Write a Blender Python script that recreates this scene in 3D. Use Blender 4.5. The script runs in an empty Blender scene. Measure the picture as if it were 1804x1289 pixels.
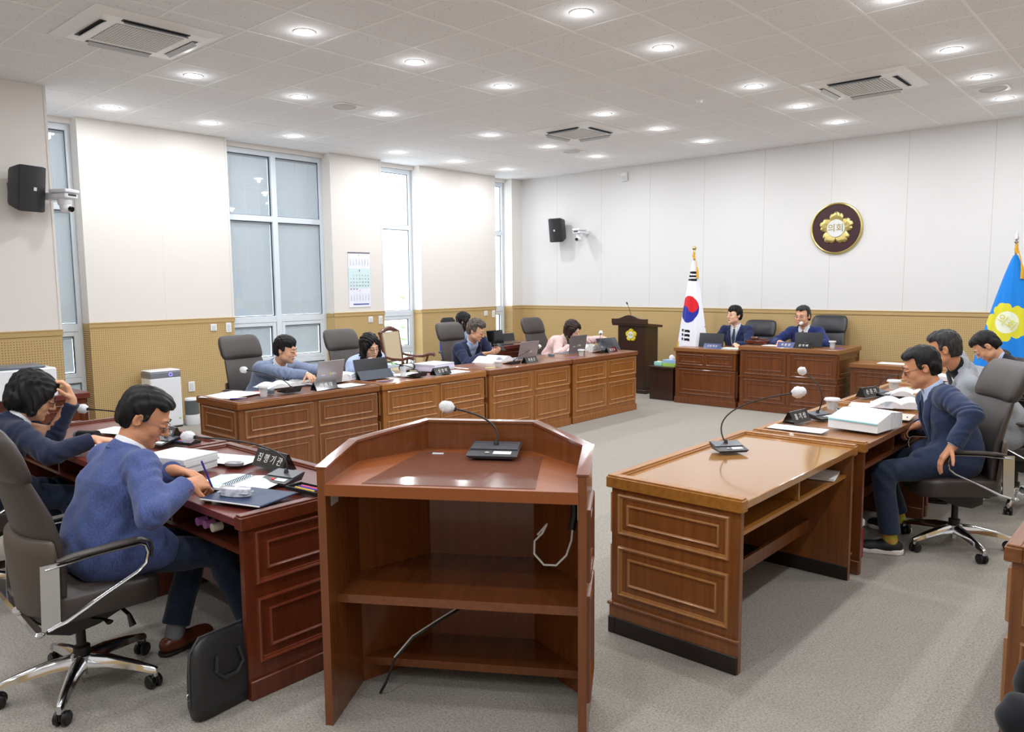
# Council committee room
EXPOSURE = 0.64
SKY = 3.0
LAMP_W = 8.6
GLOW_W = 0.65
LENS_E = 14.0
import bpy, bmesh, math, random
import numpy as np
from mathutils import Vector, Matrix, Euler
S = bpy.context.scene
COL = S.collection
PI = math.pi
# ---------------------------------------------------------------- camera
cd = bpy.data.cameras.new('camera'); cam = bpy.data.objects.new('camera', cd); COL.objects.link(cam); S.camera = cam
cd.sensor_fit = 'HORIZONTAL'; cd.sensor_width = 36.0; cd.lens = 1354.64 / 1804 * 36; cd.clip_start = .05; cd.clip_end = 200
_yaw, _pit, _rol = 0.7285, 0.1065, -0.0093
_fw = Vector((-math.sin(_yaw)*math.cos(_pit), math.cos(_yaw)*math.cos(_pit), -math.sin(_pit)))
_rt = Vector((math.cos(_yaw), math.sin(_yaw), 0)); _up = _rt.cross(_fw)
_r2 = math.cos(_rol)*_rt + math.sin(_rol)*_up; _u2 = -math.sin(_rol)*_rt + math.cos(_rol)*_up
_m = Matrix((_r2, _u2, -_fw)).transposed().to_4x4(); _m.translation = (9.7068, 0, 1.7276)
cam.matrix_world = _m
# ---------------------------------------------------------------- view, world
vs = S.view_settings; vs.view_transform = 'Standard'; vs.look = 'None'; vs.gamma = 1; vs.exposure = EXPOSURE; vs.use_curve_mapping = False
wd = bpy.data.worlds.new('world'); S.world = wd; wd.use_nodes = True
bg = wd.node_tree.nodes['Background']; bg.inputs[0].default_value = (.90, .96, 1, 1); bg.inputs[1].default_value = SKY
H, YB, W = 3.67, 11.2, 1.305
XR, YF = 11.4, -2.2

# ---------------------------------------------------------------- materials
def lin(c):
    if isinstance(c, str):
        c = [int(c[i:i+2], 16)/255 for i in (0, 2, 4)]
    return tuple(x/12.92 if x <= .04045 else ((x+.055)/1.055)**2.4 for x in c[:3]) + (1,)
MATS = {}
def mat(name, col='808080', rough=.5, metal=0, spec=.5, coat=0, emit=None, estr=0, bump=None, var=None, sheen=0, trans=0, alpha=1, sss=0):
    if name in MATS: return MATS[name]
    m = bpy.data.materials.new(name); m.use_nodes = True; MATS[name] = m
    nt = m.node_tree; b = nt.nodes['Principled BSDF']
    b.inputs['Base Color'].default_value = lin(col); b.inputs['Roughness'].default_value = rough
    b.inputs['Metallic'].default_value = metal; b.inputs['Specular IOR Level'].default_value = spec
    b.inputs['Coat Weight'].default_value = coat; b.inputs['Coat Roughness'].default_value = .08
    if sheen: b.inputs['Sheen Weight'].default_value = sheen
    if trans: b.inputs['Transmission Weight'].default_value = trans
    if sss: b.inputs['Subsurface Weight'].default_value = sss; b.inputs['Subsurface Radius'].default_value = (.012, .004, .002); b.inputs['Subsurface Scale'].default_value = 1
    if alpha < 1: b.inputs['Alpha'].default_value = alpha
    if emit: b.inputs['Emission Color'].default_value = lin(emit); b.inputs['Emission Strength'].default_value = estr
    L = nt.links.new
    tc = nt.nodes.new('ShaderNodeTexCoord')
    if bump:   # (scale tuple, strength, distance)
        mp = nt.nodes.new('ShaderNodeMapping'); mp.inputs['Scale'].default_value = bump[0]; L(tc.outputs['Object'], mp.inputs[0])
        n = nt.nodes.new('ShaderNodeTexNoise'); n.inputs['Scale'].default_value = 1; n.inputs['Detail'].default_value = 4; L(mp.outputs[0], n.inputs['Vector'])
        bp = nt.nodes.new('ShaderNodeBump'); bp.inputs['Strength'].default_value = bump[1]; bp.inputs['Distance'].default_value = bump[2]
        L(n.outputs[0], bp.inputs['Height']); L(bp.outputs[0], b.inputs['Normal'])
    if var:    # (scale tuple, colour2, lo, hi)
        mp = nt.nodes.new('ShaderNodeMapping'); mp.inputs['Scale'].default_value = var[0]; L(tc.outputs['Object'], mp.inputs[0])
        n = nt.nodes.new('ShaderNodeTexNoise'); n.inputs['Scale'].default_value = 1; n.inputs['Detail'].default_value = 5; n.inputs['Roughness'].default_value = .6; L(mp.outputs[0], n.inputs['Vector'])
        r = nt.nodes.new('ShaderNodeMapRange'); r.inputs[1].default_value = var[2]; r.inputs[2].default_value = var[3]; L(n.outputs[0], r.inputs[0])
        mx = nt.nodes.new('ShaderNodeMix'); mx.data_type = 'RGBA'; mx.inputs[6].default_value = lin(col); mx.inputs[7].default_value = lin(var[1])
        L(r.outputs[0], mx.inputs[0]); L(mx.outputs[2], b.inputs['Base Color'])
    return m
def wood(name, c1, c2, axis='z', rough=.3, coat=.25):
    g = {'z': (38, 38, 1.6), 'x': (1.6, 38, 38), 'y': (38, 1.6, 38)}[axis]
    return mat(name, c1, rough, coat=coat, var=(g, c2, .3, .7), spec=.5)
def math_node(nt, op, a, b=None):
    n = nt.nodes.new('ShaderNodeMath'); n.operation = op
    for i, v in enumerate((a, b)):
        if v is None: continue
        if isinstance(v, (int, float)): n.inputs[i].default_value = v
        else: nt.links.new(v, n.inputs[i])
    return n.outputs[0]

# ---------------------------------------------------------------- mesh builder
def shade(me, ang=40):
    me.polygons.foreach_set('use_smooth', [True]*len(me.polygons))
    try: me.set_sharp_from_angle(angle=math.radians(ang))
    except Exception: pass
class MB:
    def __init__(s): s.v = []; s.f = []; s.mi = []; s.cur = 0
    def add(s, vs, fs):
        o = len(s.v); s.v += [tuple(v) for v in vs]
        for f in fs: s.f.append(tuple(o+i for i in f)); s.mi.append(s.cur)
        return s
    def m(s, i): s.cur = i; return s
    def box(s, x0, y0, z0, x1, y1, z1, bev=0, R=None):
        x0, x1 = min(x0, x1), max(x0, x1); y0, y1 = min(y0, y1), max(y0, y1); z0, z1 = min(z0, z1), max(z0, z1)
        if bev > 0:
            bev = min(bev, (x1-x0)/2.01, (y1-y0)/2.01, (z1-z0)/2.01)
            vs = []
            for k, (zx, d) in enumerate(((z0, bev), (z0+bev, 0), (z1-bev, 0), (z1, bev))):
                a, b_, c, e = x0+d, x1-d, y0+d, y1-d
                q = bev if d == 0 else bev*.4
                vs += [(a+q, c, zx), (b_-q, c, zx), (b_, c+q, zx), (b_, e-q, zx), (b_-q, e, zx), (a+q, e, zx), (a, e-q, zx), (a, c+q, zx)]
            fs = [tuple(range(7, -1, -1)), tuple(range(24, 32))]
            for k in range(3):
                for i in range(8): j = (i+1) % 8; fs.append((k*8+i, k*8+j, k*8+8+j, k*8+8+i))
        else:
            vs = [(x0, y0, z0), (x1, y0, z0), (x1, y1, z0), (x0, y1, z0), (x0, y0, z1), (x1, y0, z1), (x1, y1, z1), (x0, y1, z1)]
            fs = [(3, 2, 1, 0), (4, 5, 6, 7), (0, 1, 5, 4), (1, 2, 6, 5), (2, 3, 7, 6), (3, 0, 4, 7)]
        if R is not None: vs = [R @ Vector(v) for v in vs]
        return s.add(vs, fs)
    def prism(s, pts, z0, z1, R=None):      # polygon in xy (ccw), extruded along z
        n = len(pts); vs = [(p[0], p[1], z0) for p in pts]+[(p[0], p[1], z1) for p in pts]
        fs = [tuple(range(n-1, -1, -1)), tuple(range(n, 2*n))]+[(i, (i+1) % n, n+(i+1) % n, n+i) for i in range(n)]
        if R is not None: vs = [R @ Vector(v) for v in vs]
        return s.add(vs, fs)
    def hex8(s, bot, top):                   # arbitrary 8-corner solid
        return s.add(list(bot)+list(top), [(3, 2, 1, 0), (4, 5, 6, 7), (0, 1, 5, 4), (1, 2, 6, 5), (2, 3, 7, 6), (3, 0, 4, 7)])
    def rings(s, rs, close=True, cap=True):
        n = len(rs[0]); vs = [p for r in rs for p in r]; fs = []
        for k in range(len(rs)-1):
            for i in range(n if close else n-1):
                j = (i+1) % n; fs.append((k*n+i, k*n+j, k*n+n+j, k*n+n+i))
        if cap: fs.append(tuple(range(n-1, -1, -1))); fs.append(tuple(range((len(rs)-1)*n, len(rs)*n)))
        return s.add(vs, fs)
    def tube(s, pts, r, n=8, flat=1.0, upv=None):
        pts = [Vector(p) for p in pts]; rs = r if isinstance(r, (list, tuple)) else [r]*len(pts)
        ring = []; prev = None
        for i, p in enumerate(pts):
            t = (pts[min(i+1, len(pts)-1)]-pts[max(i-1, 0)]).normalized()
            if prev is None:
                a = Vector(upv) if upv else (Vector((0, 0, 1)) if abs(t.z) < .9 else Vector((1, 0, 0)))
            else: a = prev
            u = (a-t*a.dot(t)).normalized(); prev = u; w = t.cross(u)
            ring.append([p+u*(rs[i]*flat*math.cos(2*PI*k/n))+w*(rs[i]*math.sin(2*PI*k/n)) for k in range(n)])
        return s.rings(ring)
    def lathe(s, prof, c=(0, 0, 0), n=20, R=None):   # prof: list of (r, z)
        rs = [[(c[0]+max(r, 1e-4)*math.cos(2*PI*k/n), c[1]+max(r, 1e-4)*math.sin(2*PI*k/n), c[2]+z) for k in range(n)] for r, z in prof]
        if R is not None: rs = [[R @ Vector(p) for p in q] for q in rs]
        return s.rings(rs)
    def ball(s, c, r, n=12, R=None):
        r = r if isinstance(r, (tuple, list)) else (r, r, r); c = Vector(c); rs = []
        for k in range(n//2+1):
            a = -PI/2+PI*k/(n//2); a = max(-PI/2+.02, min(PI/2-.02, a))
            q = [Vector((r[0]*math.cos(a)*math.cos(2*PI*i/n), r[1]*math.cos(a)*math.sin(2*PI*i/n), r[2]*math.sin(a))) for i in range(n)]
            rs.append([c+(R @ p if R is not None else p) for p in q])
        return s.rings(rs)
    def frame(s, o, ux, uz, nn, w, h, prof):         # mitred moulding ring; prof: (inset, height) pairs
        o, ux, uz, nn = Vector(o), Vector(ux), Vector(uz), Vector(nn); rs = []
        for (sx, sz) in ((0, 0), (1, 0), (1, 1), (0, 1), (0, 0)):
            rs.append([o+ux*(sx*w+(1-2*sx)*i)+uz*(sz*h+(1-2*sz)*i)+nn*q for i, q in prof])
        return s.rings(rs, close=True, cap=False)
    def obj(s, name, mats, parent=None, smooth=True, ang=40, loc=None, fix=False, **kw):
        me = bpy.data.meshes.new(name); me.from_pydata(s.v, [], s.f)
        for m in (mats if isinstance(mats, (list, tuple)) else [mats]): me.materials.append(m)
        if len(set(s.mi)) > 1: me.polygons.foreach_set('material_index', s.mi)
        if fix:
            bm = bmesh.new(); bm.from_mesh(me); bmesh.ops.recalc_face_normals(bm, faces=bm.faces); bm.to_mesh(me); bm.free()
        if smooth: shade(me, ang)
        me.update()
        o = bpy.data.objects.new(name, me); COL.objects.link(o)
        if parent is not None: o.parent = parent
        if loc is not None: o.location = loc
        for k, v in kw.items(): o[k] = v
        return o
def thing(name, label, cat, loc=(0, 0, 0), rz=0, group=None):
    o = bpy.data.objects.new(name, None); COL.objects.link(o); o.location = loc; o.rotation_euler = (0, 0, rz); o.empty_display_size = .1
    return tag(o, label, cat, group)
def tag(o, label, cat, group=None):
    o['label'] = label; o['category'] = cat
    if group: o['group'] = group
    return o
def struct(o): o['kind'] = 'structure'; return o
def dup(root, label, loc=None, rz=None, group=None):
    r = root.copy(); COL.objects.link(r)
    if loc is not None: r.location = loc
    if rz is not None: r.rotation_euler = (0, 0, rz)
    r['label'] = label
    if group: r['group'] = group
    for ch in list(root.children):
        c = ch.copy(); COL.objects.link(c); c.parent = r
        for g in list(ch.children):
            d = g.copy(); COL.objects.link(d); d.parent = c
    return r
def text_mesh(name, body, size, depth, m, parent, M4, shear=0, bold=0):
    cu = bpy.data.curves.new(name, 'FONT'); cu.body = body; cu.size = size; cu.extrude = depth; cu.align_x = 'CENTER'; cu.align_y = 'CENTER'; cu.shear = shear; cu.offset = bold; cu.resolution_u = 3
    t = bpy.data.objects.new(name+'_curve', cu); COL.objects.link(t); bpy.context.view_layer.update()
    me = bpy.data.meshes.new_from_object(t.evaluated_get(bpy.context.evaluated_depsgraph_get())); bpy.data.objects.remove(t); bpy.data.curves.remove(cu)
    me.transform(M4); me.materials.clear(); me.materials.append(m); me.name = name
    o = bpy.data.objects.new(name, me); COL.objects.link(o)
    if parent is not None: o.parent = parent
    return o
def basis(x, y, z, o=(0, 0, 0)):
    m = Matrix((Vector(x), Vector(y), Vector(z))).transposed().to_4x4(); m.translation = o; return m
def RZ(a, o=(0, 0, 0)): return Matrix.Translation(o) @ Matrix.Rotation(a, 4, 'Z')
# ================================================================ room shell
def carpet():
    m = bpy.data.materials.new('carpet'); m.use_nodes = True; nt = m.node_tree; b = nt.nodes['Principled BSDF']; L = nt.links.new
    tc = nt.nodes.new('ShaderNodeTexCoord'); b.inputs['Roughness'].default_value = .95; b.inputs['Specular IOR Level'].default_value = .1
    n1 = nt.nodes.new('ShaderNodeTexNoise'); n1.inputs['Scale'].default_value = 110; n1.inputs['Detail'].default_value = 3; L(tc.outputs['Object'], n1.inputs['Vector'])
    n2 = nt.nodes.new('ShaderNodeTexVoronoi'); n2.inputs['Scale'].default_value = 260; L(tc.outputs['Object'], n2.inputs['Vector'])
    sx = nt.nodes.new('ShaderNodeSeparateXYZ'); L(tc.outputs['Object'], sx.inputs[0])
    band = math_node(nt, 'FLOOR', math_node(nt, 'DIVIDE', math_node(nt, 'ADD', sx.outputs[0], 10.03), .5))
    wn = nt.nodes.new('ShaderNodeTexWhiteNoise'); wn.noise_dimensions = '1D'; L(band, wn.inputs['W'])
    r = nt.nodes.new('ShaderNodeValToRGB'); r.color_ramp.elements[0].position = .3; r.color_ramp.elements[0].color = lin('77716a'); r.color_ramp.elements[1].position = .7; r.color_ramp.elements[1].color = lin('aaa59c')
    f = math_node(nt, 'ADD', math_node(nt, 'MULTIPLY', n1.outputs[0], .85), math_node(nt, 'MULTIPLY', n2.outputs['Distance'], .3))
    f = math_node(nt, 'ADD', f, math_node(nt, 'MULTIPLY', math_node(nt, 'SUBTRACT', wn.outputs[0], .5), .07))
    L(f, r.inputs[0]); L(r.outputs[0], b.inputs['Base Color'])
    bp = nt.nodes.new('ShaderNodeBump'); bp.inputs['Strength'].default_value = .5; bp.inputs['Distance'].default_value = .004; L(n2.outputs['Distance'], bp.inputs['Height']); L(bp.outputs[0], b.inputs['Normal'])
    return m
def wallpaper(name, axis):
    m = mat(name, 'e1e1e1' if axis == 'x' else 'e6e1dc', .7, bump=((60, 60, 60), .15, .002)); nt = m.node_tree; b = nt.nodes['Principled BSDF']
    tc = nt.nodes.new('ShaderNodeTexCoord'); sx = nt.nodes.new('ShaderNodeSeparateXYZ'); nt.links.new(tc.outputs['Object'], sx.inputs[0])
    c, off = (sx.outputs[0], -.05) if axis == 'x' else (sx.outputs[1], 300)
    f = math_node(nt, 'FRACT', math_node(nt, 'DIVIDE', math_node(nt, 'ADD', c, 10+off), .9815 if axis == 'x' else .91))
    d = math_node(nt, 'LESS_THAN', f, .006 if axis == 'x' else -1)
    mx = nt.nodes.new('ShaderNodeMix'); mx.data_type = 'RGBA'; mx.inputs[6].default_value = lin('e1e1e1' if axis == 'x' else 'e6e1dc'); mx.inputs[7].default_value = lin('c9c4bb'); nt.links.new(d, mx.inputs[0]); nt.links.new(mx.outputs[2], b.inputs['Base Color'])
    return m
def pegboard(name, axis):
    m = mat(name, 'c0a676', .75); nt = m.node_tree; b = nt.nodes['Principled BSDF']
    tc = nt.nodes.new('ShaderNodeTexCoord'); sx = nt.nodes.new('ShaderNodeSeparateXYZ'); nt.links.new(tc.outputs['Object'], sx.inputs[0])
    u = sx.outputs[0] if axis == 'x' else sx.outputs[1]
    def fr(o): return math_node(nt, 'POWER', math_node(nt, 'SUBTRACT', math_node(nt, 'FRACT', math_node(nt, 'DIVIDE', math_node(nt, 'ADD', o, 10), .025)), .5), 2)
    d = math_node(nt, 'LESS_THAN', math_node(nt, 'ADD', fr(u), fr(sx.outputs[2])), .042)
    d = math_node(nt, 'MULTIPLY', d, math_node(nt, 'LESS_THAN', sx.outputs[2], W-.07))
    d = math_node(nt, 'MULTIPLY', d, math_node(nt, 'GREATER_THAN', sx.outputs[2], .16))
    mx = nt.nodes.new('ShaderNodeMix'); mx.data_type = 'RGBA'; mx.inputs[6].default_value = lin('c5a874'); mx.inputs[7].default_value = lin('7a6238'); nt.links.new(d, mx.inputs[0]); nt.links.new(mx.outputs[2], b.inputs['Base Color'])
    return m
def ceil_mat():
    m = mat('ceiling_tile', 'ededed', .9); nt = m.node_tree; b = nt.nodes['Principled BSDF']; L = nt.links.new
    tc = nt.nodes.new('ShaderNodeTexCoord'); v = nt.nodes.new('ShaderNodeTexVoronoi'); v.inputs['Scale'].default_value = 38; L(tc.outputs['Object'], v.inputs['Vector'])
    n = nt.nodes.new('ShaderNodeTexNoise'); n.inputs['Scale'].default_value = 9; L(tc.outputs['Object'], n.inputs['Vector'])
    d = math_node(nt, 'MULTIPLY', math_node(nt, 'LESS_THAN', v.outputs['Distance'], .16), math_node(nt, 'GREATER_THAN', n.outputs[0], .5))
    mx = nt.nodes.new('ShaderNodeMix'); mx.data_type = 'RGBA'; mx.inputs[6].default_value = lin('eeeff1'); mx.inputs[7].default_value = lin('b5b0b0'); L(d, mx.inputs[0]); L(mx.outputs[2], b.inputs['Base Color'])
    return m
WPX, WPY = wallpaper('wallpaper_back', 'x'), wallpaper('wallpaper_left', 'y')
PBX, PBY = pegboard('pegboard_back', 'x'), pegboard('pegboard_left', 'y')
TRIM = mat('trim_tan', 'bc9f6a', .6); TRIMG = mat('skirting_grey', 'b9b9b6', .5); TRIMW = mat('trim_white', 'e4e2de', .6)
b = MB(); b.box(-.6, YF-.1, -.1, XR+.1, YB+.1, 0); struct(b.obj('floor', carpet(), smooth=False))
b = MB(); b.box(-.6, YF-.1, H, XR+.1, YB+.1, H+.1); struct(b.obj('ceiling', ceil_mat(), smooth=False))
b = MB()
x = 5.337-.6*9
while x < XR: 
    if x > -.3: b.box(x-.011, YF, H-.003, x+.011, YB-.002, H+.002)
    x += .6
y = 3.802-.5803*10
while y < YB:
    if y > YF: b.box(-.29, y-.009, H-.0025, XR, y+.009, H+.002)
    y += .5803
struct(b.obj('trim_1', mat('ceiling_tee', 'f8f8f8', .6), smooth=False))
# back wall
def wall_slab(name, x0, y0, x1, y1, mu, ml, parts=None):
    b = MB(); b.m(0).box(x0, y0, W, x1, y1, H); b.m(1).box(x0, y0, 0, x1, y1, W); return b
b = wall_slab('', -.4, YB, XR+.1, YB+.12, 0, 0); struct(b.obj('wall_back', [WPX, PBX], smooth=False))
b = MB(); b.box(0, YB-.012, W-.05, XR, YB+.01, W, .003); b.box(0, YB-.018, W-.002, XR, YB+.01, W+.012, .004); struct(b.obj('trim_2', TRIM, smooth=False))
b = MB(); b.box(0, YB-.014, 0, XR, YB+.01, .10, .003); struct(b.obj('baseboard_back', TRIMG))
# left wall: piers standing forward of the window bays
b = MB()
PIERS = [(3.44, 5.26), (6.88, 7.83), (8.63, 10.45), (10.91, YB)]
for y0, y1 in PIERS:
    b.m(0).box(-.4, y0, W, 0, y1, H-.001); b.m(1).box(-.4, y0, 0, 0, y1, W)
b.m(0).box(-.4, YF, W, 1.24, 2.74, H-.001); b.m(1).box(-.4, YF, 0, 1.24, 2.74, W)
BAYS = [(2.74, 3.44), (5.26, 6.88), (7.83, 8.63), (10.45, 10.91)]
for y0, y1 in BAYS: b.m(0).box(-.4, y0, 0, -.2, y1, .32); b.m(0).box(-.4, y0, H-.06, -.14, y1, H-.001)
struct(b.obj('wall_left', [WPY, PBY], smooth=False))
b = MB()
for y0, y1 in PIERS+[(YF, 2.74)]:
    xx = 1.24 if y0 == YF else 0
    b.box(xx-.01, y0-.008, W-.05, xx+.01, y1+(.008 if y1 < YB else 0), W, .002); b.box(xx-.01, y0-.008, W-.002, xx+.014, y1+(.008 if y1 < YB else 0), W+.012, .002)
    if y1 < YB and y1 > 3: b.box(-.2, y1-.01, W-.05, 0, y1+.008, W)
    if y0 > 3: b.box(-.2, y0-.008, W-.05, 0, y0+.01, W)
struct(b.obj('trim_3', TRIM, smooth=False))
b = MB()
for y0, y1 in PIERS+[(YF, 2.74)]:
    xx = 1.24 if y0 == YF else 0
    b.box(xx-.012, y1-.02, W+.012, xx+.006, y1+.003, H-.002)
    if y0 > 0: b.box(xx-.012, y0-.003, W+.012, xx+.006, y0+.02, H-.002)
for x_, y_ in ((0, 4.35), (0, 9.54), (1.24, 1.83), (1.24, .9), (1.24, 0)): b.box(x_-.01, y_-.003, W+.012, x_+.0015, y_+.003, H-.002)
struct(b.obj('trim_4', TRIMW, smooth=False))
b = MB()
for y0, y1 in PIERS+[(YF, 2.74)]:
    xx = 1.24 if y0 == YF else 0
    b.box(xx-.01, y0, 0, xx+.012, y1, .1, .003)
struct(b.obj('baseboard_left', TRIM))
b = MB(); b.m(0).box(XR, YF-.1, W, XR+.1, YB+.1, H); b.m(1).box(XR, YF-.1, 0, XR+.1, YB+.1, W); struct(b.obj('wall_right', [WPY, PBY], smooth=False))
b = MB(); b.m(0).box(-.5, YF-.1, W, XR+.1, YF, H); b.m(1).box(-.5, YF-.1, 0, XR+.1, YF, W); struct(b.obj('wall_front', [WPX, PBX], smooth=False))

# windows
PVC = mat('window_frame_white', 'dde6ee', .35); GASK = mat('window_gasket', '30363c', .6)
gm = bpy.data.materials.new('window_glass'); gm.use_nodes = True; nt = gm.node_tree; nt.nodes.clear()
_o = nt.nodes.new('ShaderNodeOutputMaterial'); _t = nt.nodes.new('ShaderNodeBsdfTransparent'); _g = nt.nodes.new('ShaderNodeBsdfGlossy'); _x = nt.nodes.new('ShaderNodeMixShader'); _lw = nt.nodes.new('ShaderNodeLayerWeight'); _lw.inputs[0].default_value = .5
_fo = math_node(nt, 'ADD', math_node(nt, 'MULTIPLY', math_node(nt, 'POWER', _lw.outputs['Facing'], 5), .9), .045); _g.inputs['Roughness'].default_value = .02; _t.inputs[0].default_value = (.95, .965, .985, 1)
nt.links.new(_fo, _x.inputs[0]); nt.links.new(_t.outputs[0], _x.inputs[1]); nt.links.new(_g.outputs[0], _x.inputs[2]); nt.links.new(_x.outputs[0], _o.inputs[0])
GLASS = gm
bm_ = bpy.data.materials.new('blind_slats'); bm_.use_nodes = True; nt = bm_.node_tree; pb = nt.nodes['Principled BSDF']; pb.inputs['Base Color'].default_value = lin('dcdfdf'); pb.inputs['Roughness'].default_value = .5
_tl = nt.nodes.new('ShaderNodeBsdfTranslucent'); _tl.inputs[0].default_value = lin('e6e9ea'); _x = nt.nodes.new('ShaderNodeMixShader'); _x.inputs[0].default_value = .30
nt.links.new(pb.outputs[0], _x.inputs[1]); nt.links.new(_tl.outputs[0], _x.inputs[2]); nt.links.new(_x.outputs[0], nt.nodes['Material Output'].inputs[0])
BLIND = bm_; CORD = mat('blind_cord', 'e8eef2', .6)
ZR = [.36, .42, .665, 1.20, 2.46, H-.07]   # rail heights
def window(n, y0, y1, cols, blind):
    XF = -.26
    t = thing('window_%d' % n, '', ''); del t['label']; del t['category']; t['kind'] = 'structure'; t.location = (XF, y0, 0)
    w = y1-y0; f = MB(); s = MB(); g = MB(); bl = MB(); k = MB(); co = MB()
    f.box(-.05, 0, .33, .05, .05, H-.06, .004); f.box(-.05, w-.05, .33, .05, w, H-.06, .004); f.box(-.049, .05, H-.13, .048, w-.05, H-.06, .004)
    f.box(-.049, .05, .331, .048, w-.05, .40, .004); f.box(-.049, .05, .60, .048, w-.05, .66, .004); f.box(-.049, .05, 1.21, .048, w-.05, 1.30, .004); f.box(-.049, .05, 2.63, .048, w-.05, 2.71, .004)
    cw = w/cols
    for c in range(1, cols): f.box(-.05, c*cw-.04, .33, .055, c*cw+.04, H-.06, .004)
    for c in range(cols):
        a, e = c*cw+.045, (c+1)*cw-.045
        for z0, z1, sash in ((.40, .60, 0), (.66, 1.21, 1), (1.30, 2.63, 0), (2.71, H-.13, 0)):
            aa, ee, zz0, zz1 = a, e, z0, z1
            if sash:
                s.box(-.03, a, z0, .045, a+.055, z1, .006); s.box(-.03, e-.055, z0, .045, e, z1, .006); s.box(-.029, a+.05, z0+.001, .043, e-.05, z0+.055, .006); s.box(-.029, a+.05, z1-.055, .043, e-.05, z1-.001, .006)
                aa, ee, zz0, zz1 = a+.055, e-.055, z0+.055, z1-.055
            k.frame((.012, aa, zz0), (0, 1, 0), (0, 0, 1), (1, 0, 0), ee-aa, zz1-zz0, [(.0005, -.01), (.0005, .005), (.008, .005), (.008, -.01)])
            g.box(-.004, aa, zz0, .004, ee, zz1)
            if blind:
                z = zz0+.01
                while z < zz1-.02:
                    bl.hex8([(-.045, aa, z), (-.045, ee, z), (-.040, ee, z-.001), (-.040, aa, z-.001)], [(-.035, aa, z+.0185), (-.035, ee, z+.0185), (-.030, ee, z+.0175), (-.030, aa, z+.0175)]); z += .0165
                bl.box(-.055, aa, zz1-.03, -.02, ee, zz1)
                for q in (.22, .5, .8): co.box(-.03, aa+(ee-aa)*q-.0025, zz0, -.028, aa+(ee-aa)*q+.0025, zz1-.03)
    f.obj('window_frame', PVC, t); s.obj('sash', PVC, t); k.obj('gasket', GASK, t, smooth=False); g.obj('pane', GLASS, t, smooth=False)
    if blind: bl.obj('blind', BLIND, t, smooth=False); co.obj('blind_cord', CORD, t, smooth=False)
    return t
window(1, 2.74, 3.44, 1, 1); window(2, 5.26, 6.88, 2, 1); window(3, 7.83, 8.63, 1, 0); window(4, 10.45, 10.91, 1, 0)

# ================================================================ ceiling fittings
LENS = mat('downlight_lens', 'ffffff', .4, emit='f4f8ff', estr=LENS_E); RIMW = mat('white_plastic', 'ececec', .4)
def downlight(x, y, first=[None]):
    lab = 'round recessed LED downlight in the ceiling'
    if first[0] is None:
        t = thing('downlight', lab, 'ceiling light', (x, y, H))
        b = MB(); b.lathe([(.070, -.002), (.082, -.006), (.088, -.001), (.088, .0)], n=24); b.obj('rim', RIMW, t)
        b = MB(); b.lathe([(.001, -.0045), (.072, -.0045), (.072, 0)], n=24); b.obj('lens', LENS, t)
        first[0] = t
    else: return dup(first[0], lab, (x, y, H))
    ld = bpy.data.lights.new('downlight_lamp', 'AREA'); ld.shape = 'DISK'; ld.size = .13; ld.energy = LAMP_W; ld.color = (.945, .97, 1)
    l2 = bpy.data.lights.new('downlight_glow', 'POINT'); l2.shadow_soft_size = .03; l2.energy = GLOW_W; l2.color = (.945, .97, 1)
    lo = bpy.data.objects.new('lamp_glow', l2); COL.objects.link(lo); lo.location = (0, 0, -.05); lo.parent = t
    lo = bpy.data.objects.new('lamp', ld); COL.objects.link(lo); lo.location = (0, 0, -.012); lo.parent = t
    return t
XS = [.74, 2.62, 4.43, 6.24, 8.0, 9.8]; YS = [3.55, 4.67, 5.81, 7.56, 8.76, 9.95]
names_x = ['in the row nearest the windows', 'in the second row from the windows', 'in the third row from the windows', 'in the fourth row from the windows', 'in the fifth row from the windows', 'in the last row by the right wall']
names_y = ['nearest camera', 'second from camera', 'third from camera', 'third from back wall', 'second from back wall', 'closest to back wall']
for i, x in enumerate(XS):
    for j, y in enumerate(YS):
        if i == 4 and j == 2: y = 5.92
        t = downlight(x, y)
        t['label'] = 'round LED downlight %s, %s' % (names_x[i], names_y[j]); t['group'] = 'recessed ceiling downlights'
for i, x in ((2, 4.43), (3, 6.24), (4, 8.0), (5, 9.8)):
    for j, y in enumerate((-1.0, .2, 1.4)):
        t = downlight(x, y); t['label'] = 'LED downlight out of view %s, %s' % (names_x[i], ('front wall side', 'above the camera', 'ahead of camera')[j]); t['group'] = 'recessed ceiling downlights'
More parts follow.
